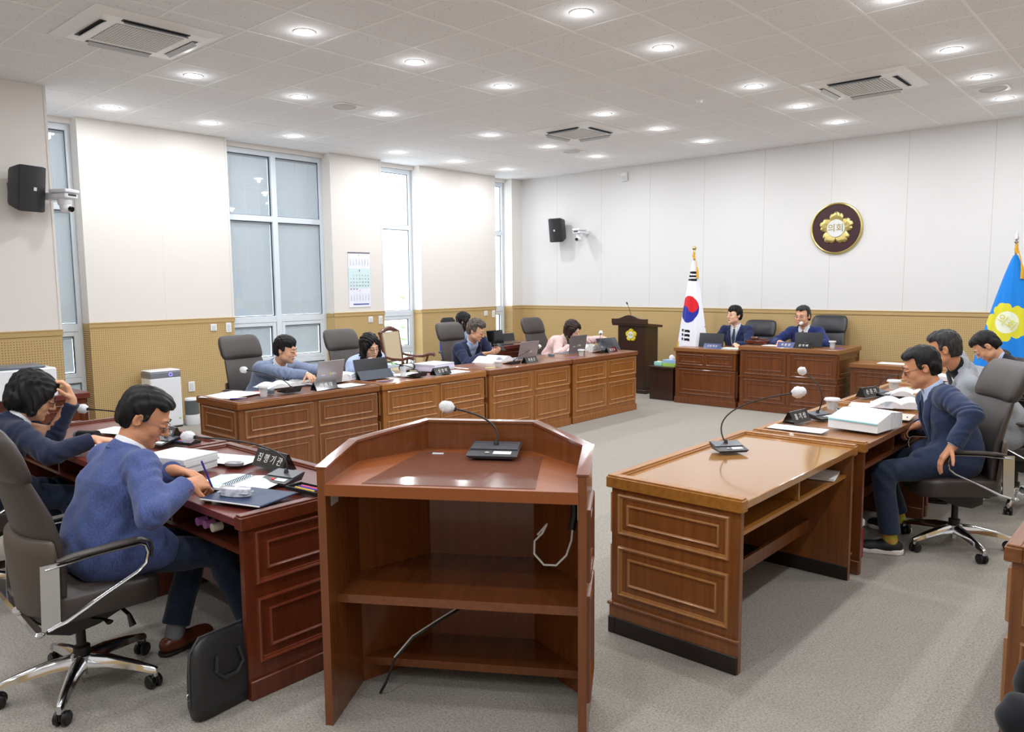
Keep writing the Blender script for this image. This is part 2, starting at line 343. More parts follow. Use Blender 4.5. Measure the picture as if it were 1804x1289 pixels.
# air conditioners
ACW = mat('aircon_white', 'f2f2f2', .35); ACG = mat('aircon_grille', '5a5a5c', .6); ACD = mat('aircon_slot', '1c1e22', .5); ACS = mat('aircon_louvre', 'c8cdd2', .3)
def aircon(x, y, label, first=[None]):
    if first[0] is None:
        t = thing('ceiling_air_conditioner', label, 'air conditioner', (x, y, H), 0, 'four-way cassette air conditioners'); h = .475
        b = MB(); z = -.03
        b.rings([[(sx*q, sy*q, zz) for sx, sy in ((-1, -1), (1, -1), (1, 1), (-1, 1))] for q, zz in ((h, -.001), (h, -.006), (h-.03, -.012), (h-.09, -.03))], cap=False)
        b.rings([[(sx*q, sy*q, zz) for sx, sy in ((-1, -1), (1, -1), (1, 1), (-1, 1))] for q, zz in ((h-.09, -.03), (.28, -.034))], cap=False)
        b.box(-.28, -.28, -.034, .28, .28, -.012); b.obj('panel', ACW, t, ang=20, fix=True)
        b = MB()
        for k in range(17):
            q = -.24+.03*k; b.box(q-.004, -.25, -.040, q+.004, .25, -.034)
        for k in range(21):
            q = -.24+.024*k; b.box(-.25, q-.0022, -.039, .25, q+.0022, -.034)
        b.obj('grille_bars', ACW, t, smooth=False)
        b = MB(); b.box(-.25, -.25, -.0352, .25, .25, -.0340); b.obj('grille', ACG, t, smooth=False)
        for a in range(4):
            R = Matrix.Rotation(a*PI/2, 4, 'Z')
            b = MB(); b.box(-.25, .315, -.035, .25, .365, -.028, .008, R=R); o = b.obj('air_slot', ACD, t)
            b = MB(); b.hex8([R @ Vector(v) for v in ((-.235, .322, -.037), (.235, .322, -.037), (.235, .355, -.060), (-.235, .355, -.060))], [R @ Vector(v) for v in ((-.235, .324, -.034), (.235, .324, -.034), (.235, .357, -.057), (-.235, .357, -.057))]); b.obj('louvre', ACS, o, smooth=False)
        first[0] = t; return t
    return dup(first[0], label, (x, y, H))
aircon(3.45, 2.70, 'white square ceiling air conditioner nearest the camera, above the window wall desks')
aircon(3.60, 8.18, 'white square ceiling air conditioner farthest away, in the middle of the ceiling')
aircon(7.09, 8.25, 'white square ceiling air conditioner on the right, beside three downlights')
def disc(x, y, label):
    t = thing('ceiling_speaker', label, 'ceiling speaker', (x, y, H), 0, 'round ceiling speakers')
    b = MB(); b.box(-.15, -.15, -.006, .15, .15, -.001, .002); b.obj('plate', RIMW, t)
    b = MB(); b.lathe([(.001, -.012), (.09, -.012), (.115, -.006), (.12, -.014), (.13, -.006)], n=28); b.obj('speaker_grille', mat('speaker_disc', 'd0d0ce', .6), t)
disc(2.61, 5.25, 'flat round ceiling speaker near the left downlights, closest to the camera')
disc(2.64, 9.29, 'flat round ceiling speaker near the far left corner of the ceiling')
disc(7.99, 9.37, 'flat round ceiling speaker at the right side near the back wall')
t = thing('access_panel', 'plain white square access panel set in the ceiling tiles', 'ceiling panel', (5.63, 6.41, H))
b = MB(); b.box(-.27, -.27, -.012, .27, .27, -.004, .003); b.obj('door', mat('panel_white', 'e9e9e9', .5), t)
b = MB(); b.frame((-.3, -.29, 0), (1, 0, 0), (0, 1, 0), (0, 0, -1), .6, .58, [(0, 0), (0, .010), (.03, .012), (.03, 0)]); b.obj('frame', RIMW, t, smooth=False, fix=True)
b = MB(); b.lathe([(.001, -.05), (.03, -.045), (.035, -.02), (.055, -.012), (.055, -.001)], n=20); tag(b.obj('smoke_detector', RIMW, loc=(5.59, 7.66, H)), 'small white round smoke detector on the ceiling', 'smoke detector')
# ================================================================ woods, metals, leathers
WD = {}
for key, c1, c2 in (('red', '6a2f17', '51210f'), ('brown', '8a5429', '6c3d1b'), ('oak', 'a3682f', '855022'), ('dark', '784420', '5b3014'), ('honey', 'a8702f', '8c5a24'), ('lect', '7a4521', '6a3a1b'), ('walnut', '8a5328', '6d3f1b'), ('black', '3e251a', '2e1a11'), ('moulda', 'a0714a', '8a5e3a'), ('mouldb', 'b07c48', '9a683a'), ('mouldr', '7c3a22', '692c18')):
    for ax in 'xyz': WD[key+ax] = wood('wood_%s_%s' % (key, ax), c1, c2, ax, rough=.32 if key != 'lect' else .22, coat=.2)
TOPC = {'walnut': '6b3d26', 'moulda': '5d3320', 'mouldb': '5d3320', 'mouldr': '5d3320', 'red': '6a3028', 'brown': '6b3d26', 'oak': '7c4a2a', 'dark': '8a5a34', 'honey': 'a9763c', 'lect': '8a4a22', 'black': '3a2018'}
for k, c in TOPC.items(): WD[k+'t'] = mat('desk_top_'+k, c, .16 if k == 'honey' else (.38 if k == 'lect' else .3), coat=.9 if k == 'honey' else (.0 if k == 'lect' else .12), var=((3, 40, 3), c, .3, .7))
PLINTH = mat('plinth_black', '1f1512', .5)
PROF = [(0, 0), (.002, .010), (.007, .013), (.012, .010), (.014, .004), (.020, .003), (.022, 0)]
PROF2 = [(0, 0), (.002, .008), (.006, .010), (.011, .006), (.013, 0)]
def panel_mould(b, o, ux, nn, w, h):
    """outer and inner moulding rings of one panel"""
    ux, nn = Vector(ux), Vector(nn); o = Vector(o); uz = Vector((0, 0, 1))
    b.frame(o, ux, uz, nn, w, h, PROF)
    d = min(.055, h*.24)
    b.frame(o+ux*d+uz*d, ux, uz, nn, w-2*d, h-2*d, PROF2)
def desk(name, label, cat, loc, rz, w, d=.65, h=.80, key='brown', cols=2, rows=((.15, .43), (.49, .72)), group=None, plinth=None, rim=True, shelf=True, side_rows=None, lipk=None, mk=None, vk=None, side_cols=1):
    """front (public side) faces -y, sitter on +y; origin at the front centre on the floor"""
    t = thing(name, label, cat, loc, rz, group); hw = w/2-.024; v = WD[key+'z']; mv = WD[(mk or key)+'z']; v = WD[(vk or key)+'z']
    zt = h-.035; kx = WD[(lipk or key)+'x']
    b = MB(); b.box(-hw+.03, .012, .0, hw-.03, .034, zt-.02); b.obj('front_panel', v, t, smooth=False)
    b = MB()
    pw = (w-.05*(cols+1))/cols
    for c in range(cols):
        x0 = -hw+.05+c*(pw+.05)
        for z0, z1 in rows:
            panel_mould(b, (x0, .012, z0), (1, 0, 0), (0, -1, 0), pw, z1-z0)
    b.obj('panel_moulding', mv, t, fix=True)
    for s_ in (-1, 1):
        b = MB(); x0 = s_*hw; b.box(x0, .012, 0, x0-s_*.03, d, zt-.02); o = b.obj('side_panel', v, t, smooth=False)
        b = MB(); n_ = side_cols; sw = (d-.10-.05*(n_-1))/n_
        for c in range(n_):
            for z0, z1 in (side_rows or rows):
                if s_ < 0: panel_mould(b, (x0, d-.05-c*(sw+.05), z0), (0, -1, 0), (-1, 0, 0), sw, z1-z0)
                else: panel_mould(b, (x0, .05+c*(sw+.05), z0), (0, 1, 0), (1, 0, 0), sw, z1-z0)
        b.obj('panel_moulding', mv, o, fix=True)
    b = MB(); o_ = .014
    b.box(-hw-o_, -.002, .0, hw+o_, .04, .085, .004); b.box(-hw-o_, .039, 0, -hw+.034, d-.002, .0845, .004); b.box(hw-.034, .039, 0, hw+o_, d-.002, .0845, .004)
    b.obj('plinth', PLINTH if plinth == 'black' else v, t)
    if plinth == 'black':
        b = MB(); b.box(-hw-.008, .004, .084, hw+.008, .03, .15); b.box(-hw-.008, .0295, .084, -hw+.01, d-.001, .1495); b.box(hw-.01, .0295, .084, hw+.008, d-.001, .1495)
        b.box(-hw-.018, -.006, .145, hw+.018, .03, .162, .004); b.box(-hw-.018, .029, .1452, -hw+.01, d+.005, .1618, .004); b.box(hw-.01, .029, .1452, hw+.018, d+.005, .1618, .004); b.obj('base_rail', v, t)
    b = MB(); e = .02
    if rim:
        b.box(-hw-e+.05, .035, zt-.02, hw+e-.05, d+.01, h-.018, .003); b.obj('desktop', WD[key+'t'], t)
        b = MB(); b.box(-hw-e, -.012, zt-.028, hw+e, .045, h-.008, .004); b.box(-hw-e, .0445, zt-.028, -hw+.035, d+.015, h-.0085, .003); b.box(hw-.035, .0445, zt-.028, hw+e, d+.015, h-.0085, .003)
        b.box(-hw-e+.006, -.006, h-.01, hw+e-.006, .038, h, .003); b.box(-hw-e+.006, .0375, h-.01, -hw+.028, d+.010, h-.0004, .002); b.box(hw-.028, .0375, h-.01, hw+e-.006, d+.010, h-.0004, .002)
        b.obj('rim', kx, t)
    else:
        b.box(-hw-e, -.012, zt-.02, hw+e, d+.015, h, .005); b.obj('desktop', WD[key+'t'], t)
    if shelf:
        b = MB(); b.box(-hw+.03, .2, zt-.16, hw-.03, d-.03, zt-.142); b.box(-.009, .2, zt-.145, .009, d-.03, zt-.02); b.obj('shelf', WD[key+'x'], t, smooth=False)
        b = MB(); b.box(-hw+.03, d-.25, .25, hw-.03, d-.232, .32); b.obj('stretcher', v, t, smooth=False)
    return t
GR_L = 'councillor desks in the row along the windows'
# left row, fronts facing +x (rz = +90deg turns -y to +x)
LX = 4.04
for i, (y0, y1, key, lab) in enumerate((
        (3.05, 4.49, 'brown', 'reddish brown panelled desk at the near end of the window row'),
        (4.51, 5.93, 'oak', 'lighter oak panelled desk, second from the near end of the window row'),
        (5.97, 7.44, 'brown', 'panelled desk with the curly haired man, third in the window row'),
        (7.46, 8.92, 'brown', 'panelled desk at the far end of the window row, before the pink jacket'))):
    if i == 2: key = 'oak'
    if i == 3: key = 'oak'
    desk('panelled_desk', lab, 'desk', (LX, (y0+y1)/2, 0), PI/2, y1-y0, .66, .805, key, 2, mk={'brown': 'moulda', 'oak': 'mouldb'}[key], group=GR_L, rim=i < 2, rows=((.14, .44), (.50, .73)))
# right row, fronts facing -x (rz = -90deg)
GR_R = 'councillor desks in the right hand row'
desk('panelled_desk', 'free standing honey coloured desk with empty glossy top and black plinth', 'desk', (7.61, 3.79, 0), -PI/2, 1.50, .68, .80, 'honey', 2, mk='mouldb', vk='walnut', plinth='black', rows=((.20, .45), (.51, .71)))
for y0, y1, lab in ((4.60, 6.06, 'panelled desk in front of the man in the dark blue suit'), (6.08, 7.54, 'panelled desk in front of the grey jacket man'), (7.56, 9.0, 'panelled desk in front of the man in black, farthest of the right row')):
    desk('panelled_desk', lab, 'desk', (7.65, (y0+y1)/2, 0), -PI/2, y1-y0, .66, .80, 'dark', 2, group=GR_R, lipk='honey')
desk('panelled_desk', 'brown desk corner cut off by the lower right edge of the photo', 'desk', (9.26, 3.86, 0), -PI/2, 1.5, .66, .80, 'brown', 2, mk='moulda', plinth='black', rows=((.20, .45), (.51, .71)))
# staff desks at the left front, fronts facing +y (rz = pi)
GR_S = 'dark red staff desks at the left'
for x0, x1, lab in ((5.40, 6.87, 'dark red staff desk beside the lectern, blue folder on it'), (3.90, 5.38, 'dark red staff desk where the woman in navy sits')):
    desk('staff_desk', lab, 'desk', ((x0+x1)/2, 2.26, 0), PI, x1-x0, .72, .80, 'red', 2, mk='mouldr', group=GR_S)
# chairman's platform, fronts facing -y
desk('clerk_desk', 'dark brown two-panel desk of the clerk beside the flag', 'desk', (4.585, 9.79, 0), 0, .97, .62, .80, 'dark', 1, rim=False, rows=((.14, .50),), shelf=False)
t = desk('chairman_desk', 'tall brown panelled desk of the chairman with nameplates on it', 'desk', (5.745, 9.80, 0), 0, 1.33, .85, .865, 'dark', 2, rim=False, rows=((.12, .42), (.49, .79)), shelf=False)
b = MB(); b.box(-.65, -.004, .445, .65, .02, .462, .003); b.obj('rail', WD['darkx'], t)
b = MB(); panel_mould(b, (4.60-.42-4.60, .012, .56), (1, 0, 0), (0, -1, 0), .40, .15); panel_mould(b, (.02, .012, .56), (1, 0, 0), (0, -1, 0), .40, .15); b.box(-.47, -.004, .52, .47, .02, .535, .003)
b.obj('panel_moulding', WD['darkz'], bpy.data.objects['clerk_desk'], fix=True)
desk('side_cabinet', 'low brown panelled cabinet right of the chairman desk with a paper on top', 'cabinet', (7.05, 9.98, 0), 0, 1.16, .5, .70, 'dark', 2, rim=False, rows=((.12, .33), (.39, .60)), shelf=False)
t = thing('side_table', 'small dark brown box table under the tissue box', 'side table', (3.86, 9.86, 0))
b = MB(); b.box(-.20, .0, 0, .19, .42, .47); b.obj('body', WD['blackz'], t, smooth=False)
b = MB(); b.box(-.23, -.03, .47, .22, .44, .50, .004); b.obj('top', WD['blackx'], t)
# cabinet behind on the left
desk('low_cabinet', 'dark red panelled cabinet by the left window under the white box', 'cabinet', (1.98, 2.31, 0), PI/2, .78, .62, .76, 'red', 1, rim=False, rows=((.12, .38), (.44, .66)), shelf=False)
bpy.data.objects['low_cabinet'].location = (2.02, 2.30, 0)
desk('low_cabinet', 'dark red panelled cabinet at the left edge of the photo under the white box', 'cabinet', (2.02, 1.49, 0), PI/2, .78, .62, .76, 'red', 1, rim=False, rows=((.12, .38), (.44, .66)), shelf=False)
# desk at the back by the last window
desk('work_desk', 'plain reddish desk by the far window with an open laptop', 'desk', (1.95, 8.92, 0), PI/2, 1.5, .62, .80, 'red', 1, rim=False, rows=((.14, .70),), shelf=False)

# ---------------------------------------------------------------- lectern in the foreground
def lectern():
    A0 = Vector((7.235, 1.645)); F0 = Vector((8.10, 2.20)); u = (F0-A0).normalized(); v = Vector((-u.y, u.x)); ang = math.atan2(u.y, u.x)
    t = thing('speaker_lectern', 'six sided reddish wooden lectern with open shelves and a microphone, centre foreground', 'lectern', (A0.x, A0.y, 0), ang)
    Wd = (F0-A0).length; P = [(0, 0), (.0, .36), (.26, .64), (Wd-.26, .64), (Wd, .36), (Wd, 0)]; th = .032
    def inset(P, q):
        out = []
        n = len(P)
        for i in range(n):
            p = Vector(P[i]); a = Vector(P[i-1]) if i > 0 else p+(p-Vector(P[1])); c = Vector(P[i+1]) if i < n-1 else p+(p-Vector(P[n-2]))
            d1 = (p-a).normalized(); d2 = (c-p).normalized(); n1 = Vector((d1.y, -d1.x)); n2 = Vector((d2.y, -d2.x)); m = (n1+n2).normalized(); out.append(p+m*(q/max(.3, m.dot(n1))))
        return out
    I = inset(P, th)
    ZR = [1.035, 1.07, 1.115, 1.115, 1.07, 1.035]; ZS = .975
    names = ['side_panel', 'corner_panel', 'front_panel', 'corner_panel', 'side_panel']
    L = 'lect'
    for i in range(5):
        a, c = P[i], P[i+1]; ai, ci = I[i], I[i+1]
        b = MB(); b.hex8([(a[0], a[1], 0), (c[0], c[1], 0), (ci[0], ci[1], 0), (ai[0], ai[1], 0)][::-1], [(a[0], a[1], ZR[i]), (c[0], c[1], ZR[i+1]), (ci[0], ci[1], ZR[i+1]), (ai[0], ai[1], ZR[i])][::-1])
        o = b.obj(names[i], WD[L+'z'], t, smooth=False, fix=True)
        d = (Vector(c)-Vector(a)); ln = d.length; d.normalize(); nn = Vector((-d.y, d.x, 0))
        b = MB(); panel_mould(b, (a[0]+d.x*.04, a[1]+d.y*.04, .15), (d.x, d.y, 0), nn, ln-.08, .42); panel_mould(b, (a[0]+d.x*.04, a[1]+d.y*.04, .62), (d.x, d.y, 0), nn, ln-.08, .28)
        b.obj('panel_moulding', WD[L+'z'], o, fix=True)
    b = MB()
    Oo = inset(P, -.008); Ii = inset(P, th+.006)
    rs = []
    for i in range(6):
        z = ZR[i]; rs.append([(Oo[i][0], Oo[i][1], z-.004), (Oo[i][0], Oo[i][1], z+.006), (Ii[i][0], Ii[i][1], z+.006), (Ii[i][0], Ii[i][1], z-.004)])
    b.rings(rs); b.obj('rim', mat('lectern_rim', '7a4630', .15, coat=1), t, smooth=False, fix=True)
    def slab(name, z0s, inset_front, m, th_, lip=0):
        J = inset(P, th-.002); q = [Vector(p) for p in J]; yf = inset_front
        pts = [Vector((J[0][0], yf)), J[1], J[2], J[3], J[4], Vector((J[5][0], yf))]
        if yf > J[1][1]: pts = [J[1], J[2], J[3], J[4]]
        vs = [(p[0], p[1]) for p in pts][::-1]
        b = MB(); n = len(vs)
        bot = [(x, y, z0s(y)-th_) for x, y in vs]; top = [(x, y, z0s(y)) for x, y in vs]
        b.rings([bot, top]); return b.obj(name, m, t, smooth=False, fix=True)
    slab('top', lambda y: ZS+y*.02, -.004, WD[L+'t'], .045)
    slab('shelf', lambda y: .50, .10, WD[L+'y'], .035)
    slab('shelf', lambda y: .115, .36, WD[L+'y'], .035)
    # transparent mat over the top and labels
    b = MB(); b.hex8([(.17, .02, ZS+.002), (Wd-.19, .02, ZS+.002), (Wd-.22, .5, ZS+.0115), (.26, .56, ZS+.0125)], [(.17, .02, ZS+.0035), (Wd-.19, .02, ZS+.0035), (Wd-.22, .5, ZS+.0130), (.26, .56, ZS+.0140)])
    b.obj('desk_mat', mat('clear_mat', '8a5a48', .12, alpha=.45, coat=.5), t, smooth=False)
    b = MB(); b.box(.02+.30, .50, ZS+.013, .37, .515, ZS+.016); b.obj('label', mat('label_blue', 'dfe8f4', .5), t, smooth=False)
    b = MB(); b.hex8([(th+.001, .05, .875), (th+.001, .12, .875), (th+.003, .12, .875), (th+.003, .05, .875)], [(th+.001, .05, .915), (th+.001, .12, .915), (th+.003, .12, .915), (th+.003, .05, .915)]); b.obj('label', mat('label_grey', 'b8b8b0', .5), t, smooth=False)
    BK = mat('cable_black', '151515', .5); WHC = mat('cable_white', 'dcdcd8', .5)
    b = MB(); b.tube([(.93, .33, .93), (.955, .32, .88), (.96, .31, .80), (.95, .29, .74)], .016, 8); b.box(.93, .27, .86, .99, .33, .93, .006); b.obj('power_adapter', BK, t)
    b = MB(); b.tube([(.955, .29, .76), (.95, .28, .70), (.93, .27, .64), (.89, .26, .6), (.84, .26, .60), (.80, .27, .64), (.80, .28, .69), (.83, .29, .72), (.85, .29, .76), (.81, .3, .71)], .0045, 6); b.box(.975, .25, .79, 1.0, .29, .86, .004); b.obj('white_cable', WHC, t)
    b = MB(); b.tube([(.56, .60, .47), (.53, .50, .40), (.46, .42, .33), (.36, .36, .28), (.27, .31, .23), (.20, .27, .15), (.17, .24, .06), (.14, .25, .008)], .0055, 6); b.obj('cable', BK, t)
    b = MB(); b.tube([(.56, .595, .482), (.53, .495, .412), (.46, .415, .342), (.36, .355, .292), (.27, .305, .242), (.20, .265, .162)], .003, 6); b.obj('white_cable', WHC, t)
    return t, u, v, A0
LECT, LU, LV, LA = lectern()

# ---------------------------------------------------------------- wooden lectern at the back
def back_lectern():
    t = thing('wooden_podium', 'dark wooden podium with yellow flower emblem by the back wall', 'podium', (3.08, 10.25, 0))
    b = MB(); b.box(-.25, 0, .06, .25, .38, 1.06, .004); b.box(-.29, -.03, 0, .29, .42, .06, .004); b.obj('body', WD['blackz'], t)
    pts = [(-.32, 0), (.32, 0)]
    top = []
    for k in range(17):
        x = .32-.64*k/16; q = abs(x)/.32; top.append((x, .075+.06*(.5+.5*math.cos(PI*min(1, q/.72)))))
    poly = [(-.32, 0), (.32, 0)]+top
    b = MB(); b.prism(poly, 0, .05, R=basis((1, 0, 0), (0, 0, 1), (0, -1, 0), (0, -.03, 1.09))); b.hex8([(-.32, -.06, 1.06), (.32, -.06, 1.06), (.32, .40, 1.02), (-.32, .40, 1.02)], [(-.32, -.06, 1.10), (.32, -.06, 1.10), (.32, .40, 1.06), (-.32, .40, 1.06)]); b.obj('top', WD['blackx'], t, fix=True)
    return t
PODIUM = back_lectern()

# ---------------------------------------------------------------- emblems
def flower(R, n=5, lobes=3, N=180, depth=.12):
    pts = []
    for k in range(N):
        a = 2*PI*k/N; p = abs(math.cos(a*n/2)); r = R*(.70+.30*p**.6)
        r *= 1-.035*abs(math.sin(a*n*1.5)) ** 6*2
        pts.append((r*math.sin(a), r*math.cos(a), p))
    return pts
GOLD = mat('gold', 'c9b876', .32, metal=1); GOLDY = mat('yellow_petals', 'e6cf2a', .45)
def emblem_parts(t, R, M4, petal, disc, text, body='의회', tsize=.5, plate=None):
    if plate:
        b = MB(); b.lathe([(.001, .006), (R*1.42, .006), (R*1.42, .02), (.001, .02)], n=64, R=M4); b.obj('backing_disc', plate, t)
        b = MB(); b.lathe([(R*1.40, .0), (R*1.50, .0), (R*1.53, .018), (R*1.50, .034), (R*1.45, .038), (R*1.40, .03), (R*1.40, .0)], n=72, R=M4); b.obj('gold_rim', GOLD, t, fix=True)
    pts = flower(R); b = MB(); z0 = .02 if plate else .0
    rs = []
    for sc, z in ((1, z0), (1, z0+.010), (.93, z0+.022), (.78, z0+.026), (.60, z0+.016), (.42, z0+.018)):
        rs.append([M4 @ Vector((x*sc, y*sc, z-(.008*(1-p)*(1 if sc > .5 else 0)))) for x, y, p in pts])
    b.rings(rs); b.obj('petals', petal, t, fix=True)
    b = MB(); b.lathe([(.001, z0+.028), (R*.5, z0+.028), (R*.53, z0+.018)], n=40, R=M4); b.obj('centre_disc', disc, t)
    text_mesh('lettering', body, R*tsize, .0015, text, t, M4 @ Matrix.Translation((0, 0, z0+.030)))
DISCW = mat('emblem_disc', 'dfe3e0', .4)
t = thing('wall_emblem', 'round maroon wall emblem with gold flower and a white lettered centre', 'emblem', (5.845, YB, 2.455))
emblem_parts(t, .235, basis((1, 0, 0), (0, 0, 1), (0, -1, 0)), GOLD, DISCW, mat('gold_dark', 'a8975a', .4, metal=.8), plate=mat('maroon', '37121a', .35), tsize=.52)
emblem_parts(PODIUM, .105, basis((1, 0, 0), (0, 0, 1), (0, -1, 0), (0, -.002, .91)), GOLDY, DISCW, mat('gold_text', 'c9a842', .5), tsize=.45)
# ================================================================ office chairs
LEA = mat('leather_taupe', '403936', .42, spec=.5, bump=((160, 160, 160), .12, .001)); LEAB = mat('leather_black', '2c2c30', .35, bump=((160, 160, 160), .12, .001))
SHELLM = mat('chair_shell', '50463f', .45); CHR = mat('polished_aluminium', 'd9dadd', .16, metal=1); BLK = mat('black_plastic', '17181a', .42); RUB = mat('castor_black', '101012', .3)
def softbox(b, x0, y0, z0, x1, y1, z1, p=4, n=32, m=10, bow=0, zf=None):
    cx, cy, cz = (x0+x1)/2, (y0+y1)/2, (z0+z1)/2; rx, ry, rz = (x1-x0)/2, (y1-y0)/2, (z1-z0)/2; rs = []
    for k in range(m+1):
        a = -PI/2+PI*k/m; sz = math.copysign(abs(math.sin(a))**(.6), a); q = max(.02, abs(math.cos(a))**(.35))
        r = []
        for i in range(n):
            t = 2*PI*i/n; c, s_ = math.cos(t), math.sin(t)
            x = math.copysign(abs(c)**(2/p), c)*rx*(.9+.1*q if q > .5 else q*1.9*.95); y = math.copysign(abs(s_)**(2/p), s_)*ry*(.9+.1*q if q > .5 else q*1.9*.95)
            z = cz+sz*rz-bow*((cy+y-cy)/ry)**3 if y > 0 else cz+sz*rz
            r.append((cx+x, cy+y, z))
        rs.append(r)
    b.rings(rs)
def back_ring(z, yc, w, t, cc, n=36, p=3.2):
    r = []
    for i in range(n):
        a = 2*PI*i/n; c, s_ = math.cos(a), math.sin(a)
        x = math.copysign(abs(c)**(2/p), c)*w; y = math.copysign(abs(s_)**(2/p), s_)*t
        r.append((x, yc+y+cc*(x/w)**2, z+.0))
    return r
def executive_chair(label, loc, rz, group, lea=LEA, name='executive_chair'):
    t = thing(name, label, 'office chair', loc, rz, group)
    b = MB()
    for k in range(5):
        a = PI/2+.41+2*PI*k/5
        R = Matrix.Rotation(a, 4, 'Z')
        P = [(.03, .125, .030, .030), (.12, .125, .026, .024), (.24, .105, .021, .018), (.325, .085, .017, .013), (.335, .08, .010, .010)]
        rs = []
        for x, z, wy, hz in P:
            rs.append([R @ Vector((x, wy*cy, z+hz*cz)) for cy, cz in ((-1, -.9), (-.75, .6), (-.3, 1), (.3, 1), (.75, .6), (1, -.9))])
        b.rings(rs); b.tube([R @ Vector((.322, 0, .088)), R @ Vector((.322, 0, .055))], .012, 8)
    b.lathe([(.001, .10), (.045, .10), (.048, .15), (.038, .158), (.001, .158)], n=20); b.lathe([(.001, .055), (.016, .055), (.016, .10), (.001, .10)], n=12)
    base = b.obj('star_base', CHR, t, fix=True)
    for k in range(5):
        a = PI/2+.41+2*PI*k/5; R = Matrix.Rotation(a, 4, 'Z'); sp = Matrix.Rotation(.6+k*1.1, 4, 'Z')
        b = MB(); T = Matrix.Translation(R @ Vector((.322, 0, 0))) @ sp
        for s_ in (-1, 1):
            b.lathe([(.001, 0), (.024, 0), (.030, .006), (.030, .017), (.024, .022), (.001, .022)], n=20, R=T @ basis((0, 1, 0), (0, 0, 1), (1, 0, 0), (.006 if s_ > 0 else -.028, -.012, .030)))
        b.box(-.007, -.02, .022, .007, .01, .058, .004, R=T)
        b.obj('castor', RUB, t)
    b = MB(); b.lathe([(.001, .155), (.034, .155), (.034, .185), (.020, .19), (.020, .31), (.001, .31)], n=16); b.obj('gas_column', BLK, t)
    b = MB()
    b.rings([[(sx*w, y, z) for sx, z in ((-1, z0), (1, z0), (1, z1), (-1, z1))] for y, w, z0, z1 in ((-.14, .06, .30, .36), (-.06, .09, .28, .385), (.05, .10, .30, .395), (.16, .11, .35, .405))])
    b.box(-.20, -.12, .375, .20, .18, .40, .008); o = b.obj('tilt_mechanism', BLK, t, ang=30, fix=True)
    b = MB(); b.tube([(.08, .02, .33), (.17, .05, .34), (.205, .06, .335)], [.008, .008, .016], 8, flat=.6); b.obj('lever', BLK, o)
    b = MB(); b.tube([(.08, .12, .37), (.19, .14, .34), (.20, .15, .29)], [.008, .010, .018], 8, flat=.5); b.obj('lever', BLK, o)
    b = MB(); b.tube([(0, -.02, .30), (0, -.12, .315), (0, -.20, .37), (0, -.225, .42)], [.026, .024, .024, .02], 10, flat=1.8, upv=(1, 0, 0)); b.box(-.30, -.235, .385, .30, -.195, .41, .01); b.obj('support_bar', CHR, t)
    b = MB(); softbox(b, -.255, -.20, .395, .255, .29, .50, bow=.03); b.obj('seat', lea, t, ang=70, fix=True)
    # backrest
    Z = [.44, .50, .60, .72, .84, .93, .985]; Y = [-.155, -.16, -.165, -.175, -.20, -.225, -.24]; Wd = [.205, .225, .238, .243, .240, .228, .222]; T = [.02, .03, .036, .038, .036, .032, .022]; CC = [.05, .055, .06, .06, .055, .045, .04]
    b = MB(); b.rings([back_ring(*q) for q in zip(Z, Y, Wd, T, CC)]); b.obj('backrest', lea, t, ang=60, fix=True)
    Z = [.972, .985, 1.02, 1.08, 1.14, 1.185, 1.21, 1.218]; Y = [-.238, -.238, -.246, -.262, -.28, -.295, -.302, -.304]; Wd = [.205, .228, .240, .243, .240, .226, .200, .14]; T = [.022, .040, .050, .052, .048, .036, .020, .006]; CC = [.035, .035, .03, .025, .02, .015, .008, .0]
    b = MB(); b.rings([back_ring(*q) for q in zip(Z, Y, Wd, T, CC)]); b.obj('headrest', lea, t, ang=60, fix=True)
    b = MB(); Z = [.40, .42, .55, .68, .735, .745]; Y = [-.20, -.205, -.215, -.222, -.222, -.215]; Wd = [.20, .225, .255, .268, .266, .255]; T = [.012, .022, .026, .026, .022, .01]; CC = [.07, .08, .085, .085, .08, .07]
    b.rings([back_ring(*q) for q in zip(Z, Y, Wd, T, CC)]); b.obj('back_shell', SHELLM, t, ang=60, fix=True)
    for s_ in (-1, 1):
        x = .290*s_
        path = [(x*.97, -.185, .405), (x, -.12, .425), (x*1.02, .03, .50), (x*1.03, .15, .555), (x*1.03, .185, .585), (x*1.03, .195, .63), (x*1.03, .185, .662), (x*1.03, .165, .672), (x*1.02, 0, .668), (x, -.12, .655), (x*.97, -.18, .648)]
        b = MB(); b.tube(path, [.016]*2+[.014]*9, 8, flat=.55, upv=(0, -.4, 1))
        b.hex8([(x*.955, -.205, .40), (x*.955, -.14, .425), (x*.99, -.14, .425), (x*.99, -.205, .40)], [(x*.955, -.195, .665), (x*.955, -.13, .665), (x*.99, -.13, .665), (x*.99, -.195, .665)])
        arm = b.obj('armrest', CHR, t, fix=True, ang=50)
        b = MB(); b.tube([(x, -.14, .672), (x*1.02, -.08, .682), (x*1.03, .08, .690), (x*1.03, .165, .692), (x*1.03, .203, .675), (x*1.03, .212, .64), (x*1.03, .208, .605)], [.016, .024, .026, .024, .020, .016, .012], 10, flat=.42, upv=(0, -.3, 1)); b.obj('arm_pad', lea, arm, ang=60)
    return t
GC1 = 'leather executive chairs'
ch0 = executive_chair('taupe leather high back chair under the man in the blue blazer', (6.18, 1.13, 0), -.06, GC1)
dup(ch0, 'taupe leather chair of the woman in navy, behind the front chair', (4.62, 1.10, 0), .05)
dup(ch0, 'brown leather chair turned sideways under the man in the dark blue suit', (8.61, 5.53, 0), 2.2)
dup(ch0, 'brown leather chair behind the grey jacket man', (8.74, 6.86, 0), PI/2-.05)
dup(ch0, 'brown leather chair behind the man in black at the right edge', (8.74, 8.25, 0), PI/2)
